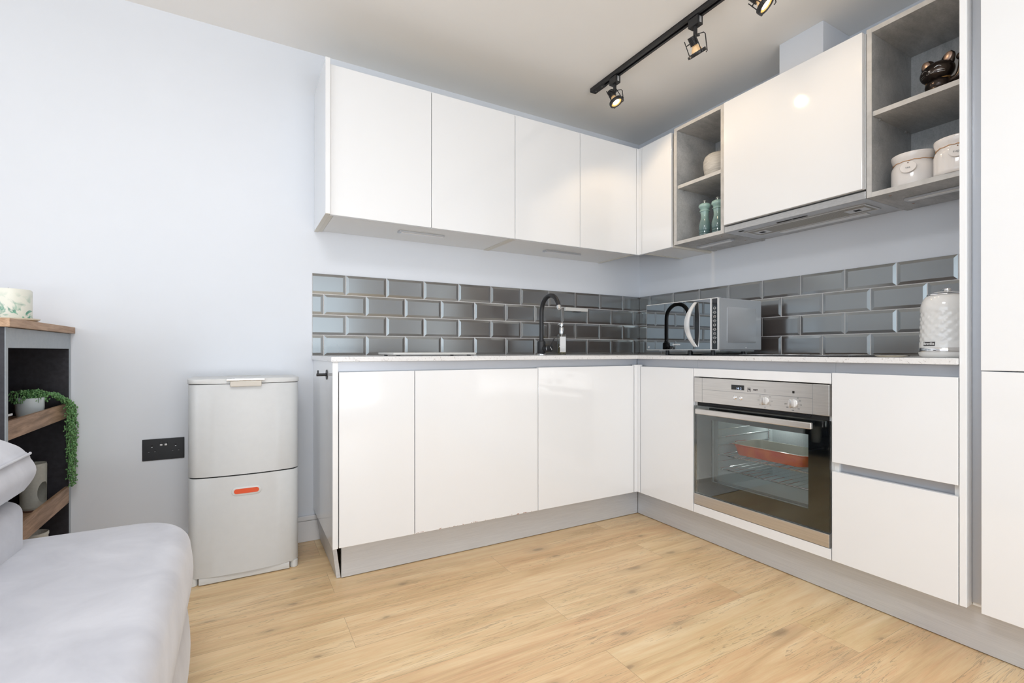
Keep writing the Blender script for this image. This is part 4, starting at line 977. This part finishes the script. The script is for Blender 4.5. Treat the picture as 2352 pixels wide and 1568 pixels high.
# ---------------------------------------------------------------- track light
def track():
    t = thing('lighting_track', 'long black lighting track fixed to the ceiling', 'lighting track', (1.69, 1.3, ZC)); z1 = ZC-.0005; z0 = ZC-.021
    b = B(); box(b, 1.672, 1.6765, -.2, 2.045, z0, z1); box(b, 1.7035, 1.708, -.2, 2.045, z0, z1); box(b, 1.672, 1.708, -.2, 2.045, z1-.003, z1)
    box(b, 1.6765, 1.684, -.2, 2.045, z0, z0+.002); box(b, 1.696, 1.7035, -.2, 2.045, z0, z0+.002)
    obj('rail', b, M['black'], t)
    e = obj('end_feed', bx(1.671, 1.709, 2.0, 2.098, z0-.002, z1, .002), M['black'], t)
    b = B()
    for yy in (2.02, 2.07): cyl(b, (1.69, yy, z0-.0018), (1.69, yy, z0-.0030), .003, 12)
    obj('screw', b, M['chrome'], e, True)
track()
def spot(y, head, aim, label, loopside, e=1, blend=1):
    """head: centre of the lamp face ring"""
    EK = e; H = Vector(head); A = Vector(aim).normalized(); zb = ZC-.0232
    t = thing('track_spotlight', label, 'spotlight', (1.69, y, zb), 'black spotlights on the ceiling track')
    obj('adapter', bx(1.674, 1.706, y-.026, y+.026, zb-.036, zb, .002), M['black'], t)
    obj('adapter_clip', bx(1.684, 1.696, y-.0275, y-.0258, zb-.030, zb-.004, .001), M['silver'], t)
    st0 = Vector((1.69, y, zb-.036)); st1 = Vector((1.69, y, zb-.078)); b = B(); cyl(b, st0+Vector((0, 0, .002)), st1, .0085, 18); obj('stem', b, M['black'], t, True)
    n1 = A.cross(Vector((0, 0, 1))).normalized(); n2 = A.cross(n1).normalized()
    back = H-A*.062
    # ring
    b = B(); lathe(b, [(.0275, -.013), (.0345, -.013), (.0355, -.011), (.0355, 0), (.0340, .002), (.0275, .002), (.0265, 0), (.0265, -.011), (.0275, -.013)], H, 40, A); rg = obj('lamp_ring', b, M['black'], t, True)
    b = B()
    for k in range(3):
        a = 2*PI*k/3+.5; q = H+(n1*math.cos(a)+n2*math.sin(a))*.0375; cyl(b, q-A*.010, q+A*.0005, .0042, 12)
    obj('ring_knob', b, M['black'], rg, True)
    # bulb
    b = B(); lathe(b, [(.0255, -.002), (.0250, -.006), (.020, -.022), (.0125, -.034), (.0105, -.040), (0, -.042)], H, 36, A); bl = obj('bulb', b, M['refl'], t, True, label='glass reflector bulb')
    b = B(); lathe(b, [(0, -.0060), (.0185, -.0060), (.0180, -.0035), (0, -.0028)], H, 36, A); obj('bulb_face', b, M['bulb'], bl, label='glowing warm lamp face')
    b = B(); lathe(b, [(.0182, -.0062), (.0262, -.0062), (.0262, -.0020), (.0255, -.0012), (.0182, -.0040), (.0182, -.0062)], H, 36, A); obj('bulb_rim', b, M['bulbrim'], bl, label='amber rim of the lamp')
    b = B(); lathe(b, [(0, -.074), (.0165, -.074), (.0175, -.072)]+[(q_, zz) for k in range(6) for q_, zz in ((.0175, -.070+k*.005), (.0160, -.069+k*.005), (.0160, -.0665+k*.005), (.0175, -.0655+k*.005))]+[(.0165, -.0385), (0, -.0385)], H, 28, A)
    obj('lamp_holder', b, M['black'], t, True)
    # three rods from ring to holder, each past the ring edge
    for k in range(3):
        a = 2*PI*k/3+.5; e = (n1*math.cos(a)+n2*math.sin(a)); b = B()
        cyl(b, H+e*.033-A*.010, H+e*.031-A*.072, .0019, 8); tube(b, [H+e*.0165-A*.052, H+e*.033-A*.052], .0022, 8)
        obj('rod', b, M['black'], t, True)
    # bracket from the stem to the holder, with the bent wire loop
    b = B(); mid = (st1+back)/2; pts = [st1+Vector((0, 0, .004)), st1+n1*.018+Vector((0, 0, -.004)), (st1+n1*.030+back+n1*.020)/2, back+n1*.018-A*.004, back]
    tube(b, spline(pts, 6), .0032, 10); tube(b, spline([st1+Vector((0, 0, .004)), st1-n1*.006, st1-n1*.014-Vector((0, 0, .010)), back-A*.004], 6), .0032, 10)
    obj('bracket', b, M['black'], t, True)
    e = Vector(loopside).normalized(); b = B()
    pts = [st1+Vector((0, 0, .010)), st1+e*.034+Vector((0, 0, .016)), st1+e*.040+Vector((0, 0, .010)), H+e*.036+Vector((0, 0, .012)), H+e*.034-A*.006]
    tube(b, pts, .0020, 8); obj('wire_loop', b, M['black'], t, True)
    l = bpy.data.lights.new('spotlight_beam', 'SPOT'); l.energy = SPOT_E*EK; l.color = WARM; l.spot_size = R(150); l.spot_blend = blend; l.shadow_soft_size = .022
    o = bpy.data.objects.new('spotlight_beam', l); COL.objects.link(o); o.location = H+A*.008-Vector((1.69, y, zb)); o.rotation_euler = A.to_track_quat('-Z', 'Y').to_euler(); o.parent = t
spot(1.919, (1.690, 1.905, 2.190), (.25, -.37, -.87), 'black spotlight nearest the room corner, lamp tilted down toward the room', (.9, -.45, 0), 1.7, .35)
spot(1.411, (1.697, 1.402, 2.172), (.58, .02, -.80), 'middle black spotlight, aimed at the large flap door', (.75, -.65, 0), .8)
spot(1.105, (1.700, 1.098, 2.192), (.37, -.55, -.72), 'black spotlight at the top edge of the picture, lamp tilted forward', (.9, -.45, 0))

# ---------------------------------------------------------------- waste bin
def bin_():
    t = thing('waste_bin', 'tall stone-grey two-compartment waste bin beside the cabinets', 'waste bin', (.02, 2.34, 0))
    x0, x1, yf, yb = -.1765, .2165, 2.206, 2.486
    def outline(g=0, seg=10):
        a, c, f, e = x0+g, x1-g, yf+g, yb-g; bow = .012; r = .042; pts = []
        # back corners small, front bowed with round corners
        for cx, cy, a0, rr in ((c-.02, e-.02, 0, .02), (a+.02, e-.02, 90, .02)):
            for i in range(5): q = R(a0+90*i/4); pts.append((cx+rr*math.cos(q), cy+rr*math.sin(q)))
        for i in range(7): q = R(180+78*i/6); pts.append((a+r+r*math.cos(q), f+bow+r+r*math.sin(q)))
        for i in range(1, 12):
            u = i/12; xx = a+r+(c-a-2*r)*u; pts.append((xx, f+bow-bow*(1-(2*u-1)**2)))
        for i in range(7): q = R(282+78*i/6); pts.append((c-r+r*math.cos(q), f+bow+r+r*math.sin(q)))
        return pts
    o = lambda g, z0, z1, bev=0: prism(B(), outline(g), z0, z1, bev)
    obj('upper_body', o(0, .4205, .7800, .0025), M['binw'], t, True)
    obj('lower_body', o(0, .0300, .4155, .0025), M['binw'], t, True)
    obj('seam', o(.004, .4160, .4200), M['darkgap'], t)
    l = obj('lid', o(-.0025, .7825, .8010, .0040), M['binlid'], t, True)
    xm = .0205
    b = B(); box(b, xm-.070, xm+.070, yf+.03, yf+.25, .8012, .8030, .0008); 
    obj('lid_flap', bx(xm-.072, xm+.062, yb-.030, yb-.006, .8012, .8030, .0008), M['binlid'], l)
    b = B(); box(b, xm-.068, xm+.068, yf-.018, yf-.004, .7930, .8015, .003); h = obj('handle', b, M['chrome'], l, label='chrome edged pull handle')
    obj('handle_grip', bx(xm-.055, xm+.055, yf-.016, yf-.0005, .7705, .7925, .002), M['binhandle'], h)
    b = B(); prism(b, rrect(-.052, .052, -.0165, .0165, .0163, 8), 0, .0030, .001, mtx=XF((xm+.002, yf+.0005, .354), (1, 0, 0), (0, 0, 1))); s = obj('pull_surround', b, M['binlid'], t, True)
    b = B(); prism(b, rrect(-.044, .044, -.0095, .0095, .0094, 8), .0001, .0016, 0, mtx=XF((xm+.002, yf-.0025, .354), (1, 0, 0), (0, 0, 1))); obj('pull_slot', b, M['red'], s, True, label='orange red finger pull')
    obj('base', bx(x0+.036, x1-.036, yf+.012, yb-.02, .003, .0300, .003), M['binlid'], t, True)
    for xx in (x0+.018, x1-.018):
        for yy in (yf+.034, yb-.04):
            b = B(); cyl(b, (xx, yy, .0005), (xx, yy, .031), .015, 20); obj('foot', b, M['binlid'], t, True)
bin_()

# socket
def socket():
    t = thing('double_socket', 'black double power socket on the wall left of the bin', 'power socket', (-.282, YW, .496)); x0, x1, z0, z1 = -.3548, -.2090, .4525, .5420; Y = YW-.005
    p = obj('faceplate', bx(x0, x1, Y, YW-.0002, z0, z1, .0015), M['blackplastic'], t)
    xm = (x0+x1)/2
    for dx in (-.008, .008):
        b = B(); box(b, xm+dx-.0052, xm+dx+.0052, Y-.003, Y, .5130, .5285, .001); s = obj('switch', b, M['blackplastic'], p)
        obj('switch_tip', bx(xm+dx-.0045, xm+dx+.0045, Y-.0040, Y-.0028, .5125, .5195, .0008), M['steel'], s)
    b = B(); g = B()
    for cx in (xm-.040, xm+.042):
        box(b, cx-.003, cx+.003, Y-.0006, Y, .5080, .5165); box(b, cx-.015, cx-.007, Y-.0006, Y, .4890, .4930); box(b, cx+.007, cx+.015, Y-.0006, Y, .4890, .4930)
        box(g, cx-.0025, cx+.0025, Y-.0010, Y, .5070, .5095); box(g, cx-.013, cx-.008, Y-.0010, Y, .4885, .4895); box(g, cx+.008, cx+.013, Y-.0010, Y, .4885, .4895)
    obj('pin_hole', b, M['darkgap'], p); obj('pin_shutter', g, M['silver'], p)
socket()
# coat hook
t = thing('wall_hook', 'small black peg hook on the white end panel below the worktop', 'hook', (.308, 2.083, .815))
b = B(); cyl(b, (.3079, 2.083, .815), (.3050, 2.083, .815), .0200, 32); obj('back_plate', b, M['black'], t, True)
b = B(); cyl(b, (.305, 2.083, .815), (.268, 2.083, .815), .0058, 18); cyl(b, (.2735, 2.083, .818), (.2735, 2.083, .833), .0030, 12); obj('peg', b, M['black'], t, True)

# ---------------------------------------------------------------- kitchen trolley at the left
TX0, TX1, TY0, TY1 = -1.02, -.58, 1.898, 2.500
def trolley():
    t = thing('kitchen_trolley', 'dark kitchen trolley with wooden top and open shelf trays at the left edge', 'trolley', (-.8, 2.2, 0))
    obj('top', bx(TX0-.015, TX1+.013, TY0-.013, 2.5055, .9795, 1.0040, .001), M['woodtop'], t, label='brown wooden top')
    for y0, y1 in ((TY0, TY0+.018), (TY1-.014, TY1+.003)):
        s = obj('side_panel', bx(TX0, TX1-.0015, y0, y1, .02, .979), M['tray_dark'], t); obj('edging', bx(TX1-.0015, TX1, y0, y1, .02, .979), M['tray_grey'], s)
    a, c = TY0+.0185, TY1-.0145
    obj('back_panel', bx(TX0, TX0+.012, a, c, .02, .979), M['tray_dark'], t)
    obj('apron', bx(TX1-.016, TX1-.0004, a, c, .9195, .9785, .001), M['tray_grey'], t, label='grey front rail')
    for z0, z1 in ((.6530, .7075), (.3220, .3850)):
        s = obj('shelf_tray', bx(TX0+.013, TX1-.014, a, c, z0, z0+.014), M['wood'], t, label='brown wooden shelf tray'); obj('tray_lip', bx(TX1-.0135, TX1-.0008, a, c, z0, z1, .001), M['wood'], s)
        obj('tray_lip', bx(TX0+.013, TX0+.025, a, c, z0+.0142, z1, .001), M['wood'], s)
    obj('bottom_shelf', bx(TX0+.013, TX1-.002, a, c, .095, .113), M['tray_dark'], t)
    for xx in (TX0+.05, TX1-.05):
        for yy in (TY0+.03, TY1-.03): b = B(); cyl(b, (xx, yy, .0004), (xx, yy, .095), .016, 18); obj('foot', b, M['blackplastic'], t, True)
trolley()
t = thing('candle_plate', 'thin cream plate under the candle on the trolley top', 'plate', (-.65, 2.17, 1.004))
obj('plate', lathe(B(), [(0, 1.0042), (.052, 1.0042), (.0680, 1.0120), (.0690, 1.0165), (.0665, 1.0165), (.052, 1.0100), (0, 1.0095)], (-.650, 2.170, 0), 56), M['creamglaze'], t, True)
t = thing('pillar_candle', 'wide ivory candle with pressed green leaves on the plate', 'candle', (-.65, 2.165, 1.01))
obj('wax', lathe(B(), [(0, 1.0102), (.0505, 1.0102), (.0555, 1.0115), (.0565, 1.016), (.0565, 1.106), (.054, 1.110), (.045, 1.108), (.02, 1.104), (0, 1.104)], (-.655, 2.165, 0), 56), M['candle'], t, True)
b = B(); cyl(b, (-.655, 2.165, 1.103), (-.655, 2.165, 1.116), .001, 8); obj('wick', b, M['ink'], t)
# potted trailing plant
def plant():
    x, y, z = -.648, 2.325, .6675; t = thing('trailing_plant', 'trailing green bead plant in a pale pot on the upper trolley tray', 'potted plant', (x, y, z))
    obj('pot', lathe(B(), [(0, z), (.030, z), (.033, z+.004), (.0375, z+.040), (.038, z+.075), (.0370, z+.078), (.035, z+.076), (.033, z+.060), (0, z+.060)], (x, y, 0), 44), M['pot'], t, True)
    leaf = bmesh.new(); bmesh.ops.create_icosphere(leaf, subdivisions=1, radius=1)
    lv = [v.co.copy() for v in leaf.verts]; lf = [[v.index for v in f.verts] for f in leaf.faces]; leaf.free()
    rng = random.Random(5)
    ends = []
    for i in range(15):                                   # strands over the tray lip
        u = i/14; ye = 2.372+.112*u+rng.uniform(-.004, .004); xe = -.562+rng.uniform(-.004, .012)-.004*u
        zl = {0: .60, 1: .53, 2: .49}.get(i, rng.choice([.385, .40, .43, .41, .46])) if i < 3 or i % 2 else .39+rng.uniform(0, .05)
        if i > 12: zl = .47
        top = .748+rng.uniform(-.006, .010)-.028*u
        ends.append([(x+rng.uniform(-.02, .03), y+rng.uniform(-.01, .03), z+.065), (x+.035, y+.035+.05*u, z+.088), (xe-.028, ye-.012, top), (xe-.004, ye, top-.020), (xe, ye+.002, .68), (xe+rng.uniform(-.004, .006), ye+rng.uniform(-.006, .006), (.68+zl)/2), (xe, ye+rng.uniform(-.010, .006), zl)])
    for i in range(16):                                    # short stems over the pot
        a = 2*PI*i/16+rng.uniform(-.2, .2); rr = rng.uniform(.036, .056)
        if rng.random() < .35: rr *= .5
        yy = min(y+rr*math.sin(a)*1.15, 2.46)
        xx = min(x+rr*math.cos(a)*.8, -.602)
        ends.append([(x, y, z+.06), (x+rr*.4*math.cos(a), y+rr*.4*math.sin(a), z+.094+rng.uniform(0, .012)), (xx, yy, z+.088+rng.uniform(-.010, .012)), (xx, yy, z+.062)])
    st = B(); L = B()
    for P in ends:
        sp = spline(P, 7); tube(st, sp, .0009, 5)
        acc = 0
        for p, q in zip(sp, sp[1:]):
            acc += (q-p).length
            while acc > .0052:
                acc -= .0052; w_ = p.lerp(q, rng.random()); th = rng.uniform(0, 2*PI); rr = rng.uniform(.004, .0085)
                c = w_+Vector((rr*math.cos(th), rr*math.sin(th), rng.uniform(-.004, .002)))
                if c.y > 2.482 and c.x < -.578: c.x = -.570
                ml = Matrix.Rotation(rng.uniform(0, 6), 3, 'Z') @ Matrix.Rotation(rng.uniform(-.9, .9), 3, 'X'); s1 = rng.uniform(.8, 1.15)
                vs = [L.verts.new(c+ml @ Vector((v.x*.0027*s1, v.y*.0027*s1, v.z*.0043*s1))) for v in lv]
                for f in lf: L.faces.new([vs[k] for k in f])
    obj('stems', st, M['stem'], t, True); obj('leaves', L, M['green'], t, True, ang=180)
plant()
# small box beside the pot
t = thing('tealight_box', 'tiny wooden box with a pale metal clip left of the plant pot', 'box', (-.61, 2.04, .667))
obj('box', bx(-.655, -.606, 1.935, 1.985, .6675, .722, .001), M['woodtop'], t); b = B(); box(b, -.656, -.605, 1.9855, 1.9885, .6675, .7240); box(b, -.6045, -.6015, 1.975, 2.02, .716, .722); box(b, -.6045, -.6015, 1.975, 2.02, .686, .692); box(b, -.6045, -.6015, 1.9755, 1.981, .6675, .722)
obj('clip', b, M['binlid'], t)
# oil burner
def burner():
    x, y, z = -.652, 2.372, .3362; t = thing('oil_burner', 'speckled cream ceramic burner with an arched opening on the lower trolley tray', 'oil burner', (x, y, z))
    obj('foot', lathe(B(), [(0, z), (.032, z), (.034, z+.002), (.034, z+.006), (0, z+.006)], (x, y, 0), 40), M['brownclay'], t, True)
    q = bmesh.new(); n = 180; rows = 110; hgt = .162; z0 = z+.0062; G = []
    va = R(-24)
    for k in range(rows+1):
        zz = k/rows; r = .0365 if zz < .97 else .0355; r += -.0015*(1-zz)
        if zz < .05: r -= .003*(1-zz/.05)
        G.append([q.verts.new((x+r*math.cos(2*PI*i/n), y+r*math.sin(2*PI*i/n), z0+zz*hgt)) for i in range(n)])
    for k in range(rows):
        for i in range(n):
            a = (2*PI*(i+.5)/n-va+PI) % (2*PI)-PI; zz = (k+.5)/rows
            # opening: an egg on the room side; a pin hole above it
            if (a/.60)**2+((zz-.36)/.235)**2 < 1: continue
            q.faces.new((G[k][i], G[k][(i+1) % n], G[k+1][(i+1) % n], G[k+1][i]))
    bmesh.ops.solidify(q, geom=q.faces[:], thickness=.0035)
    b = B(); merge(b, q); obj('shell', b, M['burner'], t, True)
    obj('floor_disc', lathe(B(), [(0, z0+.004), (.0325, z0+.004), (.0325, z0+.007), (0, z0+.007)], (x, y, 0), 32), M['burner'], t, True)
    obj('dish', lathe(B(), [(0, z0+.135), (.015, z0+.136), (.0325, z0+.150), (.0325, z0+.147), (.015, z0+.132), (0, z0+.131)], (x, y, 0), 32), M['burner'], t, True)
burner()
t = thing('ribbed_bowl', 'pale ribbed pot on the bottom shelf of the trolley', 'pot', (-.652, 2.385, .113))
obj('pot', lathe(B(), [(0, .1135), (.028, .1135), (.031, .120), (.036, .170), (.0365, .236), (.0385, .240), (.0385, .248), (.036, .250), (.0335, .247), (.033, .180), (.029, .122), (0, .120)], (-.652, 2.385, 0), 96, fn=lambda a, z: 1+.018*math.cos(a*24) if z < .236 else 1), M['burner'], t, True, ang=60)

# ---------------------------------------------------------------- sofa
def cushion(name, x0, x1, y0, y1, z0, z1, r, parent, crown=.0, drop=None, nx=44, ny=60, m=None, rc=None, waist=0):
    """upholstered block: rounded plan corners, rounded top edge, soft crown"""
    rc = rc or r; b = bmesh.new(); cx, cy, hx, hy = (x0+x1)/2, (y0+y1)/2, (x1-x0)/2, (y1-y0)/2
    def plan(k, n):        # superellipse-cornered rectangle outline
        return rrect(x0, x1, y0, y1, rc, n)
    base = plan(0, 12); rings = []
    def ring(inset, z):
        f = rrect(x0+inset, x1-inset, y0+inset, y1-inset, max(rc-inset, .012), 12)
        # subdivide the straight sides evenly
        out = []
        for i in range(len(f)):
            p, q = Vector((*f[i], 0)), Vector((*f[(i+1) % len(f)], 0)); out.append(p)
            if i % 13 == 12:
                for j in range(1, 24): out.append(p.lerp(q, j/24))
        vs = []
        for p in out:
            zz = z+(drop(p.x, p.y) if drop and z > z0+.3*(z1-z0) else 0); vs.append(b.verts.new((p.x, p.y, zz)))
        return vs
    rings.append(ring(.01, z0)); rings.append(ring(0, z0+.015))
    for i in range(1, 6): rings.append(ring(waist*math.sin(PI*i/6), z0+.015+(z1-r-z0-.015)*i/6))
    for i in range(0, 9): a = PI/2*i/8; rings.append(ring(r*(1-math.cos(a)), z1-r+r*math.sin(a)))
    ins = r
    lim = min(hx, hy)-.012
    while ins < lim-.03:
        ins += .03; u = min(1, (ins-r)/max(lim-r, .01)); rings.append(ring(ins, z1+crown*math.sin(u*PI/2)))
    for p, q in zip(rings, rings[1:]):
        for i in range(len(p)): b.faces.new((p[i], p[(i+1) % len(p)], q[(i+1) % len(p)], q[i]))
    b.faces.new(rings[0]); b.faces.new(rings[-1])
    return obj(name, b, m or M['fabric'], parent, True, ang=180)
def sofa():
    t = thing('sofa', 'pale grey velour sofa in the left foreground', 'sofa', (-.7, .6, 0))
    drop = lambda x, y: -.075*max(0, min(1, (-.24-x)/.26))**1.3-.010*max(0, (y-1.3)/.3)
    s = cushion('seat_cushion', -.78, -.112, -.9, 1.632, .27, .458, .055, t, .012, None, rc=.13, waist=-.006)
    cushion('base', -.79, -.119, -.9, 1.605, .035, .275, .020, t, rc=.12, waist=-.008)
    pts = [(p[0], p[1], .300) for p in rrect(-1.30, -.1095, -.9, 1.633, .13, 8)]
    a = cushion('back_frame', -.80, -.430, -.9, 1.530, .285, .572, .030, t, .004, rc=.035)
    h = cushion('back_cushion', -.82, -.420, -.9, 1.536, .592, .682, .018, t, .006, lambda x, y: .050*max(0, min(1, (-.432-x)/.085))**.8, rc=.030, waist=-.010)
    obj('piping', tube(B(), [(-.4240, 1.5225, .6745), (-.4205, 1.510, .675), (-.4190, 1.0, .675), (-.4190, .3, .675), (-.4190, -.8, .675)], .0028, 8), M['fabric'], h, True)
    for xx, yy in ((-.20, 1.50), (-.20, -.8), (-.72, 1.50), (-.72, -.8)):
        b = B(); cyl(b, (xx, yy, .0004), (xx, yy, .06), .022, 18); obj('leg', b, M['black'], t, True)
sofa()
